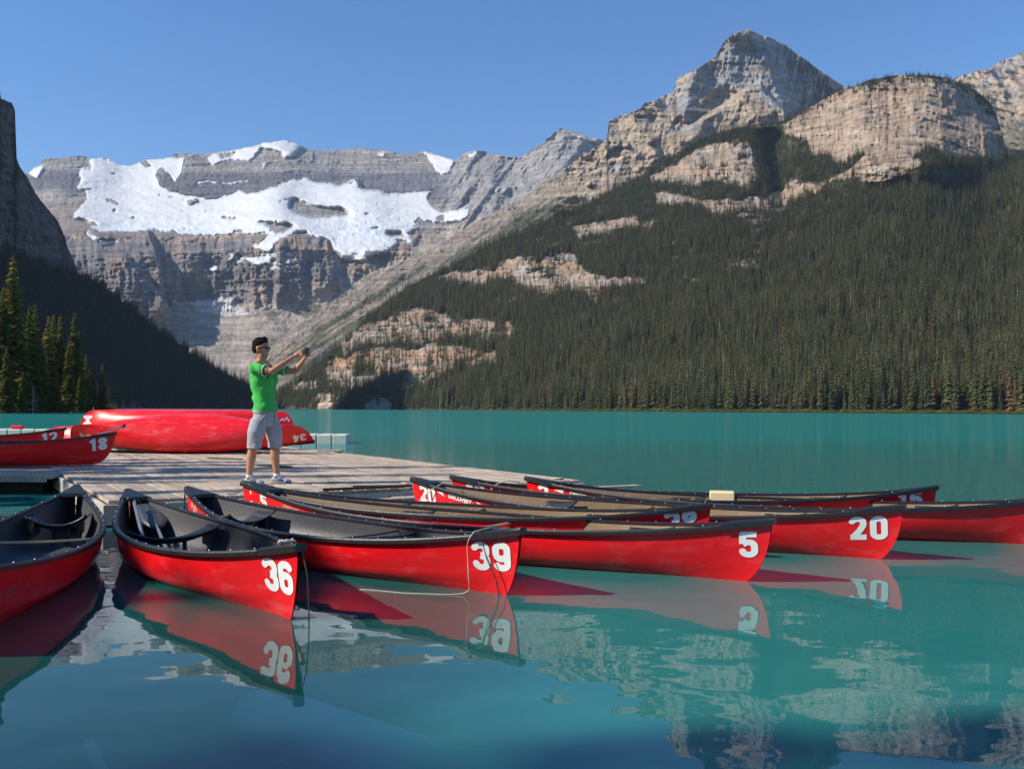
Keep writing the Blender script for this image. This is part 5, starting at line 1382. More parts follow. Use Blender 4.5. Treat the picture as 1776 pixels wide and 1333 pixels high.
# gangway at the left, slightly lower, on which two canoes lie
gw = empty('gangway', (-6.3, 12.55, 0)); tag(gw, 'broad plank gangway joining the dock from the left picture edge', 'gangway')
for k in range(12):
    bm = bmesh.new(); y0 = k * .30; box_bm(bm, -9.0, .05 - k * .0 + .6 * (k > 1), y0, y0 + .292, .205, .245, bev=.004); o = bm_obj('plank', bm, M_PLANK, gw)
bm = bmesh.new(); box_bm(bm, -9.0, .0, -.03, -.002, .16, .245, bev=.004); bm_obj('edge_board', bm, M_PLANK, gw)
for k in range(4):
    bm = bmesh.new(); box_bm(bm, -8.6 + k * 2.3, -7.2 + k * 2.3, .5, 3.2, -.2, .204, bev=.02); bm_obj('float', bm, M_DARKW, gw)

# ------------------------------------------------------------------ canoes lying on the dock
def lay(e, kindc, X0, X1, Y, zrest, roll, yaw=0.0, flip=False):
    c = CT[kindc]; s = (X1 - X0) / (c.L + .04)
    rz = yaw + (math.pi if flip else 0)
    e.rotation_mode = 'XYZ'; e.rotation_euler = (roll, 0, rz); e.scale = (s, 1, 1)
    R = Euler((roll, 0, rz)).to_matrix()
    co = np.array([v.co for v in MS[kindc]['hull'].vertices]); co[:, 0] *= s
    z = (co @ np.array(R).T)[:, 2]; e.location = ((X0 + X1) / 2, Y, zrest - z.min() + .015)
UP = 'canoes laid out on the dock'
c18 = make_canoe('long', 'red canoe numbered 18 lying upright on the gangway at the left edge', UP, (.33,), (0,)); lay(c18, 'long', -11.37, -6.19, 14.4, .245, 0, .02)
c12 = make_canoe('long', 'red canoe numbered 12 lying upright behind the one numbered 18', UP, (.33,), (0,)); lay(c12, 'long', -13.1, -8.05, 16.6, .26, 0, .03)
decal(c18, 'long', digits2d('18', .19, .72), tipx(l_, .22), .25, -1, M_WHITE, slope=.16)
decal(c12, 'long', digits2d('12', .19, .72), tipx(l_, .24), .26, -1, M_WHITE, slope=.16)
# overturned: bottom up; local +x to the left after the half turn so that the figures hang upside down
c34 = make_canoe('long', 'overturned red canoe with upside-down 34, nearest of the upturned ones, tilted towards the viewer', UP, (), (0,)); lay(c34, 'long', -9.0, -4.03, 18.5, .27, math.radians(180 + 46), 0)
cB = make_canoe('long', 'overturned red canoe behind the tilted one, its left end poking out', UP, (), (0,)); lay(cB, 'long', -9.95, -4.9, 19.5, .27, math.pi, 0)
cM = make_canoe('long', 'overturned red canoe raised on a rack, rounded end showing a sideways M', UP, (), (0,)); lay(cM, 'long', -9.62, -4.80, 20.5, .62, math.pi, 0)
decal(c34, 'long', digits2d('34', .17, .72), tipx(l_, .26), .24, 1, M_WHITE, slope=0)
decal(c34, 'long', digits2d('34', .19, .72), tipx(l_, .40, -1), .22, 1, M_CREAM, slope=0)
def rot2(g2, a):
    V, T = g2; ca, sa = math.cos(a), math.sin(a); h = max(v[1] for v in V) / 2
    return [((x) * ca - (y - h) * sa, (x) * sa + (y - h) * ca) for x, y in V], T
decal(cM, 'long', rot2(text2d('M', .22, 1.0, 0, .008), math.pi / 2 + 0.0), tipx(l_, .22, -1), .24, 1, M_WHITE, 'lettering')
mk_ = ([(-.12, 0), (-.04, .07), (0, .03), (.05, .10), (.13, 0), (.09, 0), (.05, .06), (.01, 0), (-.02, 0), (-.04, .04), (-.08, 0)], [(0, 1, 9, 10), (1, 2, 8, 9), (2, 3, 6, 7), (3, 4, 5, 6)])
decal(cM, 'long', rot2(mk_, math.pi), tipx(l_, .24, 1), .20, 1, M_WHITE, 'emblem')
# rack for the raised one
rk = empty('canoe_rack', (-7.2, 20.5, DZ)); tag(rk, 'low timber rack carrying the rearmost overturned canoe', 'rack')
for x in (-1.3, 1.3):
    bm = bmesh.new(); box_bm(bm, x - .05, x + .05, -.55, .55, .30, .40, bev=.005); bm_obj('crossbar', bm, M_DARKW, rk)
    for y in (-.45, .45):
        bm = bmesh.new(); box_bm(bm, x - .045, x + .045, y - .045, y + .045, 0, .299); bm_obj('leg', bm, M_DARKW, rk)
# back part of the dock under them (gives them a floor) : extra deck module
bd = empty('rear_deck', (-10.6, 17.6, 0)); tag(bd, 'rear dock section under the overturned canoes', 'dock')
for k in range(26):
    bm = bmesh.new(); box_bm(bm, k * .26, k * .26 + .252, 0, 3.6, .20, .238 if k < 99 else 0, bev=.004); bm_obj('plank', bm, M_PLANK, bd)
bm = bmesh.new(); box_bm(bm, 0, 6.7, .05, 3.5, -.2, .199); bm_obj('float', bm, M_DARKW, bd)
# paddle sticking out between 18 and 34
paddle('paddle with pale shaft leaning out behind the numbered 18 bow', (-7.35, 14.95, .50), (-6.45, 15.1, .84), .3, (M_SHAFTP, M_BLADE))

# floating cube docks farther out
M_CUBE = simple('pale_green_float_plastic', (.55, .56, .47), .6, var=.12, nscale=4)
def cube_dock(label, x0, n, y, sz, h, redat=None):
    e = empty('floating_dock', (x0, y, 0)); tag(e, label, 'floating dock')
    bm = bmesh.new(); box_bm(bm, 0, sz - .02, 0, sz - .02, -.1, h, bev=.035); bmesh.ops.recalc_face_normals(bm, faces=bm.faces)
    me = bpy.data.meshes.new('float_cube'); bm.to_mesh(me); bm.free(); me.materials.append(M_CUBE)
    for i in range(n):
        for j in range(2):
            o = link('float_cube', me, e, smooth=False); o.location = (i * sz, j * sz, random.uniform(-.008, .008))
    return e
cube_dock('pale green floating dock of plastic cubes out on the water right of the overturned canoes', -9.6, 8, 31.0, .51, .31)
cube_dock('pale floating dock of plastic cubes at the left edge behind the numbered 12 canoe', -24.2, 14, 35.0, .51, .33)
bm = bmesh.new(); box_bm(bm, -.25, .25, -.1, .1, 0, .13, bev=.05); rb = bm_obj('red_cushion', bm, M_RED); rb.location = (-18.9, 34.2 + 1.1, .335)
tag(rb, 'small red roll lying on the left floating dock', 'cushion')

# pale log-shaped bar and small stick set under the foreground water
lg = link('sunken_bar', tube_mesh('sunken_bar', [(-1.25, 4.6, -.34), (-.95, 4.2, -.27), (-.2, 3.45, -.24), (.5, 2.6, -.24)], .17, 12, rf=lambda f: .13 + .05 * f), None, simple('sunken_pale', (.85, .80, .68), .95, var=.25, nscale=3))
tag(lg, 'pale thick log-shaped bar lying under the water in the foreground', 'log')
lg2 = link('sunken_stick', tube_mesh('sunken_stick', [(-2.1, 4.65, -.5), (-1.75, 4.1, -.5)], .03, 8), None, M_FASC)
tag(lg2, 'small pale stick under the water at the lower left', 'stick')

# ------------------------------------------------------------------ shore trees left of the picture whose shadows fall over dock and canoes
SH = 'tall shore spruces beyond the left picture edge'
sg = random.Random(12)
shade = [(-27, 1.1, 19.3, 0), (-27.5, .35, 21.3, 1), (-27, -.4, 18.8, 2), (-27, 2.1, 17.3, 2), (-27, -1.4, 18.3, 2), (-26.5, -3.7, 22.4, 0), (-27, -5.2, 23.4, 0), (-27, -6.8, 22.6, 2), (-27, -8.6, 24, 2), (-27, -10.8, 23, 0), (-30, -13, 26, 2), (-28, 3.3, 18.0, 1),
 (-27, 4.3, 18.7, 3), (-28, 5.6, 18.4, 3), (-27, 6.5, 19.9, 3), (-28, 7.4, 19.4, 1), (-27, 8.3, 20.4, 3), (-27, 9.3, 18.2, 1), (-27, 10.2, 17.2, 2), (-26, 11.4, 15.6, 0), (-27, 12.8, 15.0, 2), (-27, 14.4, 15.8, 3), (-28, 16.2, 15.4, 1), (-27, 18.4, 15.4, 3)]
for (x, y, h, v) in shade:
    t = empty('spruce_tree', (x, y, 0.2)); s = h / 20; t.scale = (s * .85, s * .85, s); t.rotation_euler = (0, 0, sg.uniform(0, 6.28))
    link('crown', BS[v][0], t, smooth=False); link('trunk', BS[v][1], t)
    tag(t, 'tall spruce on the shore beyond the left picture edge', 'tree', SH)
bm = bmesh.new()
V_ = [(-400, -60, .15), (-14.5, -60, .1), (-15.5, 4, .12), (-15, 11, .1), (-17, 19, .1), (-22, 30, .1), (-60, 90, .2), (-400, 220, .3)]
vt = [bm.verts.new(v) for v in V_]; bm.faces.new(vt); lo_ = [bm.verts.new((v[0] + 1.2, v[1], -1.4)) for v in V_]
for i in range(7): bm.faces.new((vt[i], vt[i + 1], lo_[i + 1], lo_[i]))
sh_ = bm_obj('shore', bm, simple('forest_floor', (.09, .075, .05), .95, var=.4, nscale=.6)); tag(sh_, 'earthy wooded shore left of the dock', 'shore', kind='structure')

# ================================================================== THE MAN
def capsule(bm, p, q, r0, r1, n=12, flat=1.0, fdir=None, rings=5):
    """tapered limb with round ends; flat squeezes it along fdir"""
    p = Vector(p); q = Vector(q); d = (q - p); L_ = d.length; d.normalize()
    a = d.orthogonal().normalized()
    if fdir is not None:
        f = Vector(fdir); f = (f - d * f.dot(d)); a = f.normalized() if f.length > 1e-4 else a
    b = d.cross(a); rows = []
    def ring(c, r): return [bm.verts.new(c + a * (math.cos(6.2832 * k / n) * r * flat) + b * (math.sin(6.2832 * k / n) * r)) for k in range(n)]
    for k in range(1, 4): t = k / 4 * math.pi / 2; rows.append(ring(p - d * r0 * math.cos(t), r0 * math.sin(t)))
    for k in range(rings): t = k / (rings - 1); rows.append(ring(p + (q - p) * t, r0 + (r1 - r0) * t))
    for k in range(3, 0, -1): t = k / 4 * math.pi / 2; rows.append(ring(q + d * r1 * math.cos(t), r1 * math.sin(t)))
    for A, B in zip(rows[:-1], rows[1:]):
        for k in range(n): bm.faces.new((A[k], A[(k + 1) % n], B[(k + 1) % n], B[k]))
    bm.faces.new(rows[0][::-1]); bm.faces.new(rows[-1])
def ellip(bm, c, r, rot=(0, 0, 0), sub=3):
    vs = bmesh.ops.create_icosphere(bm, subdivisions=sub, radius=1.0)['verts']
    M = Matrix.Translation(c) @ Euler(rot).to_matrix().to_4x4() @ Matrix.Diagonal((*r, 1))
    for v in vs: v.co = M @ v.co
def loft(bm, rings, n=24):
    """rings: (centre, rx, ry) stacked; closed volume"""
    rows = []
    for (c, rx, ry) in rings:
        rows.append([bm.verts.new(Vector(c) + Vector((rx * math.cos(6.2832 * k / n), ry * math.sin(6.2832 * k / n), 0))) for k in range(n)])
    for A, B in zip(rows[:-1], rows[1:]):
        for k in range(n): bm.faces.new((A[k], A[(k + 1) % n], B[(k + 1) % n], B[k]))
    bm.faces.new(rows[0][::-1]); bm.faces.new(rows[-1])
def fuse(bm, name, voxel, smooth=3, fn=None):
    bmesh.ops.recalc_face_normals(bm, faces=bm.faces)
    me = bpy.data.meshes.new(name); bm.to_mesh(me); bm.free()
    o = bpy.data.objects.new('tmp', me); C.objects.link(o)
    m1 = o.modifiers.new('r', 'REMESH'); m1.mode = 'VOXEL'; m1.voxel_size = voxel
    m2 = o.modifiers.new('s', 'SMOOTH'); m2.factor = .5; m2.iterations = smooth
    dg = bpy.context.evaluated_depsgraph_get(); out = bpy.data.meshes.new_from_object(o.evaluated_get(dg))
    bpy.data.objects.remove(o); bpy.data.meshes.remove(me); out.name = name
    if fn:
        co = np.empty(len(out.vertices) * 3, np.float32); out.vertices.foreach_get('co', co); co = co.reshape(-1, 3)
        no = np.empty(len(out.vertices) * 3, np.float32); out.vertices.foreach_get('normal', no); no = no.reshape(-1, 3)
        co = fn(co, no); out.vertices.foreach_set('co', co.astype(np.float32).ravel()); out.update()
    return out
def skin_mat():
    m, nt, b = mat('skin')
    tc = N(nt, 'TexCoord'); n1 = N(nt, 'TexNoise', Scale=9.0, Detail=5.0); nt.links.new(tc.outputs['Object'], n1.inputs['Vector'])
    mx = N(nt, 'MixRGB'); mx.inputs['Color1'].default_value = (.40, .18, .095, 1); mx.inputs['Color2'].default_value = (.55, .28, .165, 1)
    nt.links.new(n1.outputs['Fac'], mx.inputs['Fac']); nt.links.new(mx.outputs[0], b.inputs['Base Color'])
    b.inputs['Roughness'].default_value = .5; b.inputs['Subsurface Weight'].default_value = .08; b.inputs['Subsurface Radius'].default_value = (.02, .008, .004); b.inputs['Subsurface Scale'].default_value = 1.0
    return m
M_SKIN = skin_mat()
def cloth(name, col, wr=1.0):
    m, nt, b = mat(name)
    tc = N(nt, 'TexCoord'); n1 = N(nt, 'TexNoise', Scale=5.0, Detail=4.0); nt.links.new(tc.outputs['Object'], n1.inputs['Vector'])
    mr = N(nt, 'MapRange'); mr.inputs['To Min'].default_value = .85; mr.inputs['To Max'].default_value = 1.12; nt.links.new(n1.outputs['Fac'], mr.inputs[0])
    n0 = N(nt, 'TexNoise', Scale=160.0, Detail=2.0); nt.links.new(tc.outputs['Object'], n0.inputs['Vector'])
    mr0 = N(nt, 'MapRange'); mr0.inputs['To Min'].default_value = .82; mr0.inputs['To Max'].default_value = 1.18; nt.links.new(n0.outputs['Fac'], mr0.inputs[0])
    sc = N(nt, 'VectorMath', _operation='SCALE'); sc.inputs[0].default_value = col; nt.links.new(mr.outputs[0], sc.inputs['Scale'])
    sc2 = N(nt, 'VectorMath', _operation='SCALE'); nt.links.new(sc.outputs[0], sc2.inputs[0]); nt.links.new(mr0.outputs[0], sc2.inputs['Scale']); nt.links.new(sc2.outputs[0], b.inputs['Base Color'])
    mp = N(nt, 'Mapping'); mp.inputs['Scale'].default_value = (9, 9, 5); mp.inputs['Rotation'].default_value = (.3, .5, 0); nt.links.new(tc.outputs['Object'], mp.inputs[0])
    w = N(nt, 'TexNoise', Scale=1.2, Detail=3.0); nt.links.new(mp.outputs[0], w.inputs['Vector'])
    bp = N(nt, 'Bump', Strength=.7 * wr, Distance=.02); nt.links.new(w.outputs['Fac'], bp.inputs['Height']); nt.links.new(bp.outputs[0], b.inputs['Normal'])
    b.inputs['Roughness'].default_value = .9; b.inputs['Sheen Weight'].default_value = .15; b.inputs['Specular IOR Level'].default_value = .2
    return m
M_SHIRT = cloth('green_knit', (.055, .46, .085))
M_SHORTS = cloth('grey_cotton', (.36, .37, .41), .8)
M_TRIM = cloth('white_trim', (.75, .75, .72), .3)
M_HAIR = simple('black_hair', (.008, .007, .006), .85, var=.5, nscale=60, bump=.9, bscale=180, spec=.15)
M_LENS = simple('dark_lens', (.01, .008, .007), .08, var=.1)
M_SHOE = simple('white_shoe_leather', (.30, .31, .36), .5, var=.08, nscale=30)
M_NAVY = simple('navy_shoe_panel', (.07, .08, .15), .6, var=.2, nscale=30)
M_CAMB = simple('black_camera_body', (.02, .02, .022), .4, var=.2, nscale=40)
M_CAMS = simple('camera_silver', (.45, .45, .46), .35, metal=.7, var=.1)

man = empty('person', (0, 0, 0))
tag(man, 'man in green polo shirt and grey shorts standing on the dock, photographing with raised arms', 'person')
# joints (x forward, y away from the viewer, z up)
SHn, ELn, WRn = Vector((-.065, -.185, 1.395)), Vector((.175, -.225, 1.362)), Vector((.395, -.085, 1.545))
SHf, ELf, WRf = Vector((.06, .175, 1.40)), Vector((.335, .12, 1.372)), Vector((.50, .035, 1.545))
HPn, KNn, ANn = Vector((-.035, -.105, .86)), Vector((-.088, -.11, .465)), Vector((-.128, -.12, .085))
HPf, KNf, ANf = Vector((.055, .10, .86)), Vector((.098, .11, .465)), Vector((.125, .12, .085))
HC = Vector((-.05, 0, 1.645))
b = bmesh.new()
# head
ellip(b, HC + Vector((-.012, 0, .018)), (.097, .077, .100))
ellip(b, HC + Vector((.028, 0, -.045)), (.062, .060, .080), (0, -.15, 0))
ellip(b, HC + Vector((.052, 0, -.108)), (.026, .030, .020))             # chin
capsule(b, HC + Vector((-.03, 0, -.07)), HC + Vector((.045, -.0, -.105)), .052, .028)
ellip(b, HC + Vector((.083, 0, -.028)), (.020, .013, .022), (0, .5, 0))       # nose tip
capsule(b, HC + Vector((.078, 0, .012)), HC + Vector((.097, 0, -.030)), .009, .011, 8)
ellip(b, HC + Vector((.081, 0, -.060)), (.012, .022, .007)); ellip(b, HC + Vector((.078, 0, -.074)), (.012, .020, .008))   # lips
capsule(b, HC + Vector((.076, -.035, .032)), HC + Vector((.076, .035, .032)), .012, .012, 8)     # brow
for s_ in (-1, 1):
    ellip(b, HC + Vector((.058, s_ * .045, -.02)), (.024, .016, .02))      # cheek
    ellip(b, HC + Vector((-.012, s_ * .079, -.015)), (.018, .008, .030), (0, -.2, 0)); ellip(b, HC + Vector((-.018, s_ * .086, .004)), (.013, .006, .014))
# neck and trunk
capsule(b, (-.060, 0, 1.40), (-.045, 0, 1.56), .062, .056)
capsule(b, (-.07, -.12, 1.43), (-.06, 0, 1.475), .048, .055); capsule(b, (-.0, .12, 1.43), (-.04, 0, 1.475), .048, .055)
loft(b, [((.01, 0, .80), .07, .11), ((.0, 0, .95), .08, .115), ((-.01, 0, 1.10), .078, .11), ((-.03, 0, 1.25), .09, .135), ((-.035, 0, 1.36), .085, .15), ((-.045, 0, 1.43), .05, .10)])
for SH_, EL_, WR_ in ((SHn, ELn, WRn), (SHf, ELf, WRf)):
    capsule(b, SH_, EL_, .050, .038, fdir=(0, 1, 0)); capsule(b, EL_, EL_.lerp(WR_, .35), .038, .041); capsule(b, EL_.lerp(WR_, .3), WR_, .041, .024, flat=.9)
for HP_, KN_, AN_ in ((HPn, KNn, ANn), (HPf, KNf, ANf)):
    capsule(b, HP_ + Vector((0, -HP_.y * .3, -.03)), KN_, .068, .058); ellip(b, KN_ + Vector((.012, 0, .0)), (.055, .052, .065))
    capsule(b, KN_, KN_.lerp(AN_, .38) + Vector((-.012, 0, 0)), .053, .058); capsule(b, KN_.lerp(AN_, .36) + Vector((-.010, 0, 0)), AN_ + Vector((-.004, 0, .03)), .056, .036); capsule(b, AN_ + Vector((0, 0, .03)), AN_ - Vector((0, 0, .01)), .036, .038)
    capsule(b, AN_ - Vector((.02, 0, .03)), AN_ + Vector((.12, 0, -.055)), .036, .025)
# hands: palm, four bent fingers and a thumb closing on the camera
CM = Vector((.515, -.02, 1.605))
def hand(WR_, side, grip_z):
    palm = WR_ + (CM + Vector((-.045, side * .05, -.012)) - WR_) * .55
    capsule(b, WR_, palm, .025, .033, flat=.62, fdir=(0, 1, 0))
    base = palm + Vector((.018, 0, .012))
    for k in range(4):
        f0 = base + Vector((.006 * k, side * (.006), .026 - .018 * k)); ln = (.040, .045, .042, .034)[k]
        f1 = f0 + Vector((ln * .75, side * .012, .012)); f2 = CM + Vector((.012 + .012 * (k % 2), side * (.045 - .004 * k), .030 - .019 * k)); f3 = f2 + Vector((.012, -side * .018, -.002))
        capsule(b, f0, f1, .0100, .0092, 8); capsule(b, f1, f2, .0092, .0085, 8); capsule(b, f2, f3, .0085, .0072, 8)
    t0 = palm + Vector((-.006, -side * .012, .012)); t1 = t0 + Vector((.022, -side * .014, .018)); t2 = CM + Vector((-.030, side * .022, .004))
    capsule(b, t0, t1, .0125, .0105, 8); capsule(b, t1, t2, .0105, .0085, 8)
hand(WRn, -1, 0); hand(WRf, 1, 0)
body = link('body', fuse(b, 'body', .0062, 2), man, M_SKIN)

# polo shirt
def folds(co, no):
    z = co[:, 2]
    f = .009 * np.sin(34 * (z * .8 + co[:, 0] * .5) + 4 * vn(co[:, 1] * 8, z * 5, 3)) * sstep(1.30, 1.05, z) + .016 * fbm(co[:, 0] * 6 + co[:, 1] * 5, z * 7, 7, 3)
    f = f + .005 * np.sin(60 * (co[:, 0] + z * .6)) * (z > 1.28) * (np.abs(co[:, 1]) > .12)
    return co + no * f[:, None]
b = bmesh.new()
loft(b, [((.010, 0, .870), .148, .178), ((.008, 0, .90), .146, .176), ((-.0, 0, 1.0), .136, .168), ((-.012, 0, 1.12), .132, .166), ((-.028, 0, 1.25), .140, .182), ((-.038, 0, 1.35), .132, .192), ((-.048, 0, 1.41), .100, .160), ((-.055, 0, 1.455), .076, .085), ((-.055, 0, 1.475), .068, .070)], 28)
ellip(b, (.035, -.07, 1.27), (.095, .09, .10)); ellip(b, (.055, .07, 1.27), (.09, .09, .10)); ellip(b, (-.095, 0, 1.28), (.065, .13, .15))
for SH_, EL_ in ((SHn, ELn), (SHf, ELf)):
    ellip(b, SH_ + Vector((.005, 0, -.004)), (.068, .060, .066)); capsule(b, SH_ + Vector((.0, 0, -.005)), SH_.lerp(EL_, .50), .068, .066, 16)
sm_ = fuse(b, 'shirt', .0085, 5, folds)
# cut the sleeve ends and the hem clean
bb = bmesh.new(); bb.from_mesh(sm_)
for SH_, EL_ in ((SHn, ELn), (SHf, ELf)):
    d_ = (EL_ - SH_).normalized(); p_ = SH_.lerp(EL_, .62)
    geo = [f for f in bb.faces if (f.calc_center_median() - SH_).dot(d_) > .04 and ((f.calc_center_median() - SH_) - d_ * (f.calc_center_median() - SH_).dot(d_)).length < .100]
    es = list({e for f in geo for e in f.edges} | {v for f in geo for v in f.verts}) + geo
    bmesh.ops.bisect_plane(bb, geom=es, plane_co=p_, plane_no=d_, clear_outer=True, dist=1e-5)
bmesh.ops.bisect_plane(bb, geom=bb.verts[:] + bb.edges[:] + bb.faces[:], plane_co=(0, 0, .872), plane_no=(-.06, 0, -1), clear_outer=True)
bb.to_mesh(sm_); bb.free()
shirt = link('shirt', sm_, man, M_SHIRT)
for SH_, EL_ in ((SHn, ELn), (SHf, ELf)):
    d_ = (EL_ - SH_).normalized(); p_ = SH_.lerp(EL_, .61); a_ = d_.orthogonal().normalized(); b_ = d_.cross(a_)
    link('sleeve_trim', tube_mesh('sleeve_trim', [p_ + (a_ * math.cos(t) + b_ * math.sin(t)) * .0735 for t in np.linspace(0, 6.2832, 25)], .006, 6), shirt, M_TRIM)
cb_ = bmesh.new(); n_ = 28
rows = []
for (z_, r_, dx) in ((1.455, .078, 0), (1.485, .078, -.004), (1.512, .068, -.010), (1.505, .062, -.010), (1.47, .064, 0)):
    rows.append([cb_.verts.new((-.050 + dx + r_ * math.cos(6.2832 * k / n_) * 1.0, r_ * .95 * math.sin(6.2832 * k / n_), z_ - .030 * (1 + math.cos(6.2832 * k / n_)) / 2)) for k in range(n_)])
for A, B in zip(rows[:-1], rows[1:]):
    for k in range(n_): cb_.faces.new((A[k], A[(k + 1) % n_], B[(k + 1) % n_], B[k]))
bm_obj('collar', cb_, M_SHIRT, shirt, True)
# shorts
def foldsS(co, no):
    z = co[:, 2]
    f = .008 * fbm(co[:, 0] * 9 + co[:, 1] * 6, z * 6, 17, 3) + .004 * np.sin(50 * co[:, 0] + 20 * co[:, 1]) * sstep(.62, .45, z)
    return co + no * f[:, None]
b = bmesh.new()
loft(b, [((.005, 0, .70), .125, .165), ((.005, 0, .78), .138, .178), ((.008, 0, .86), .136, .168), ((.010, 0, .915), .128, .158)], 28)
for HP_, KN_, s_ in ((HPn, KNn, -1), (HPf, KNf, 1)):
    e_ = HP_.lerp(KN_, .93)
    loft(b, [((e_.x + .008, e_.y, .40), .086, .086), ((e_.x + .008, e_.y, .50), .086, .086), ((HP_.lerp(KN_, .5).x + .004, HP_.lerp(KN_, .5).y, .64), .106, .100), ((HP_.x * .7, HP_.y * .8, .80), .108, .09)], 24)
sm_ = fuse(b, 'shorts', .0085, 5, foldsS)
bb = bmesh.new(); bb.from_mesh(sm_); bmesh.ops.bisect_plane(bb, geom=bb.verts[:] + bb.edges[:] + bb.faces[:], plane_co=(0, 0, .437), plane_no=(0, 0, -1), clear_outer=True); bb.to_mesh(sm_); bb.free()
shorts = link('shorts', sm_, man, M_SHORTS)
link('pocket', tube_mesh('pocket', [(.085, -.150, .845), (.035, -.170, .80), (.0, -.176, .735)], .005, 6), shorts, M_SHORTS)
link('fly', tube_mesh('fly', [(.142, -.03, .86), (.150, -.03, .78), (.138, -.03, .71)], .005, 6), shorts, M_SHORTS)
link('waistband', tube_mesh('waistband', [(.008 + .137 * math.cos(t), .167 * math.sin(t), .872) for t in np.linspace(0, 6.2832, 33)], .008, 6, rf=lambda f: (.005, .014)), shorts, M_SHORTS)
# hair: cap of short tufts swept up
b = bmesh.new()
ellip(b, HC + Vector((-.024, 0, .050)), (.090, .080, .078)); ellip(b, HC + Vector((-.050, 0, .005)), (.066, .076, .076)); ellip(b, HC + Vector((.028, 0, .090)), (.058, .062, .030), (0, .25, 0))
g = random.Random(9)
for k in range(150):
    th = g.uniform(0, 6.28); ph = g.uniform(0, 1.25)
    d_ = Vector((math.sin(ph) * math.cos(th), math.sin(ph) * math.sin(th), math.cos(ph)))
    p_ = HC + Vector((-.022, 0, .045)) + Vector((d_.x * .088, d_.y * .076, d_.z * .080))
    if p_.x > HC.x + .055 and p_.z < HC.z + .085: continue
    capsule(b, p_, p_ + (d_ + Vector((.35, g.uniform(-.4, .4), .25))) * g.uniform(.014, .032) * (1.2 if p_.x > HC.x else .6), .010, .003, 6)
def hairfix(co, no):
    return co
hm = fuse(b, 'hair', .0055, 1)
bb = bmesh.new(); bb.from_mesh(hm)
# clear the face side: slanting hairline
bmesh.ops.bisect_plane(bb, geom=bb.verts[:] + bb.edges[:] + bb.faces[:], plane_co=HC + Vector((.052, 0, .058)), plane_no=(.72, 0, -.69), clear_outer=True)
bmesh.ops.bisect_plane(bb, geom=bb.verts[:] + bb.edges[:] + bb.faces[:], plane_co=HC + Vector((-.03, 0, -.045)), plane_no=(.35, 0, -.93), clear_outer=True)
bb.to_mesh(hm); bb.free()
link('hair', hm, man, M_HAIR)
# sunglasses
b = bmesh.new()
for s_ in (-1, 1):
    ellip(b, HC + Vector((.082, s_ * .034, .008)), (.010, .031, .019), (0, 0, s_ * -.32), 3)
capsule(b, HC + Vector((.094, -.014, .014)), HC + Vector((.094, .014, .014)), .004, .004, 6)
for s_ in (-1, 1): capsule(b, HC + Vector((.078, s_ * .064, .012)), HC + Vector((-.015, s_ * .085, .010)), .005, .0035, 6)
bm_obj('sunglasses', b, M_LENS, man, True)
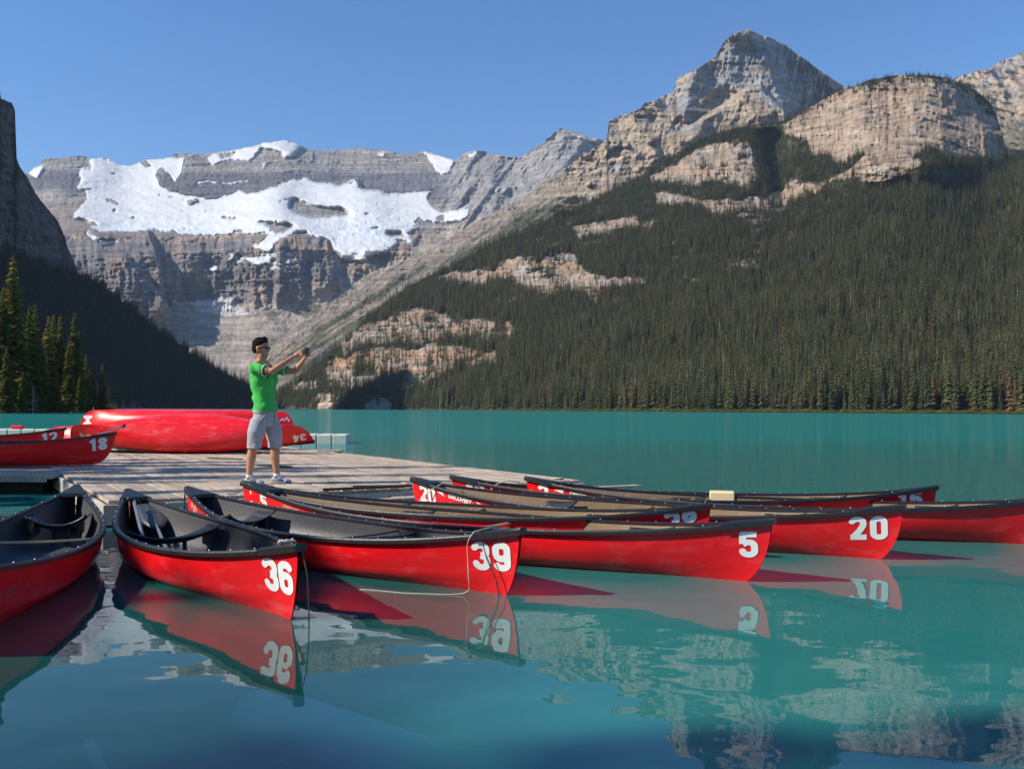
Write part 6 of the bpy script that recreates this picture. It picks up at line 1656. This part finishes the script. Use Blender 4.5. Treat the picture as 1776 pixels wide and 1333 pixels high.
# shoes and socks
for AN_ in (ANn, ANf):
    b = bmesh.new()
    ellip(b, AN_ + Vector((-.03, 0, -.045)), (.055, .040, .045)); capsule(b, AN_ + Vector((-.02, 0, -.045)), AN_ + Vector((.125, 0, -.055)), .042, .034); ellip(b, AN_ + Vector((.13, 0, -.058)), (.055, .044, .027)); ellip(b, AN_ + Vector((.03, 0, -.02)), (.06, .036, .032))
    sh = link('shoe', fuse(b, 'shoe', .006, 3), man, M_SHOE)
    b = bmesh.new(); capsule(b, AN_ + Vector((-.035, 0, -.072)), AN_ + Vector((.145, 0, -.072)), .046, .044, 14, flat=.28, fdir=(0, 0, 1)); bm_obj('sole', b, M_SHOE, sh, True)
    b = bmesh.new()
    for y_ in (-1, 1):
        ellip(b, AN_ + Vector((.055, y_ * .030, -.048)), (.052, .014, .022), (0, .2, 0))
    ellip(b, AN_ + Vector((-.062, 0, -.03)), (.02, .028, .032)); bm_obj('side_panel', b, M_NAVY, sh, True)
    link('sock', tube_mesh('sock', [AN_ + Vector((-.003, 0, -.01)), AN_ + Vector((-.003, 0, .015)), AN_ + Vector((-.002, 0, .03))], .041, 14), man, M_TRIM)
man.location = at_z(457, 838.5, DZ); man.location.z = DZ; man.rotation_euler = (0, 0, math.radians(-6))
# the camera he holds: a thing of its own
cmr = empty('compact_camera', (0, 0, 0)); tag(cmr, 'small black compact camera held out in both hands by the man', 'camera')
b = bmesh.new(); box_bm(b, -.018, .018, -.060, .060, -.036, .036, bev=.006); bm_obj('camera_body', b, M_CAMB, cmr)
link('lens', tube_mesh('lens', [(.014, .008, -.004), (.030, .008, -.004), (.0305, .008, -.004), (.044, .008, -.004)], .022, 16, rf=lambda f: .023 if f < .5 else .019), cmr, M_CAMS)
b = bmesh.new(); box_bm(b, -.010, .010, -.044, -.022, .037, .046, bev=.003); bm_obj('top_dial', b, M_CAMS, cmr)
bpy.context.view_layer.update()
cmr.location = man.matrix_world @ (CM + Vector((.022, 0, .014))); cmr.rotation_euler = man.rotation_euler

# ------------------------------------------------------------------ haze: one closed box of air
def haze():
    me = bpy.data.meshes.new('haze')
    bm = bmesh.new(); bmesh.ops.create_cube(bm, size=1.0)
    for v in bm.verts: v.co = Vector((v.co.x * 26000, v.co.y * 24000 + 1500, -2.5 if v.co.z < 0 else 2600))
    bm.to_mesh(me); bm.free()
    m = bpy.data.materials.new('haze_air'); m.use_nodes = True
    nt = m.node_tree; nt.nodes.clear()
    v = nt.nodes.new('ShaderNodeVolumePrincipled'); v.inputs['Color'].default_value = (0.55, 0.75, 1.0, 1)
    v.inputs['Density'].default_value = 0.000032; v.inputs['Anisotropy'].default_value = 0.0
    o_ = nt.nodes.new('ShaderNodeOutputMaterial'); nt.links.new(v.outputs[0], o_.inputs['Volume'])
    o = link('haze', me, None, m, smooth=False)
    tag(o, 'thin blue mountain air between the lake and the far peaks', 'haze', kind='stuff')
haze()
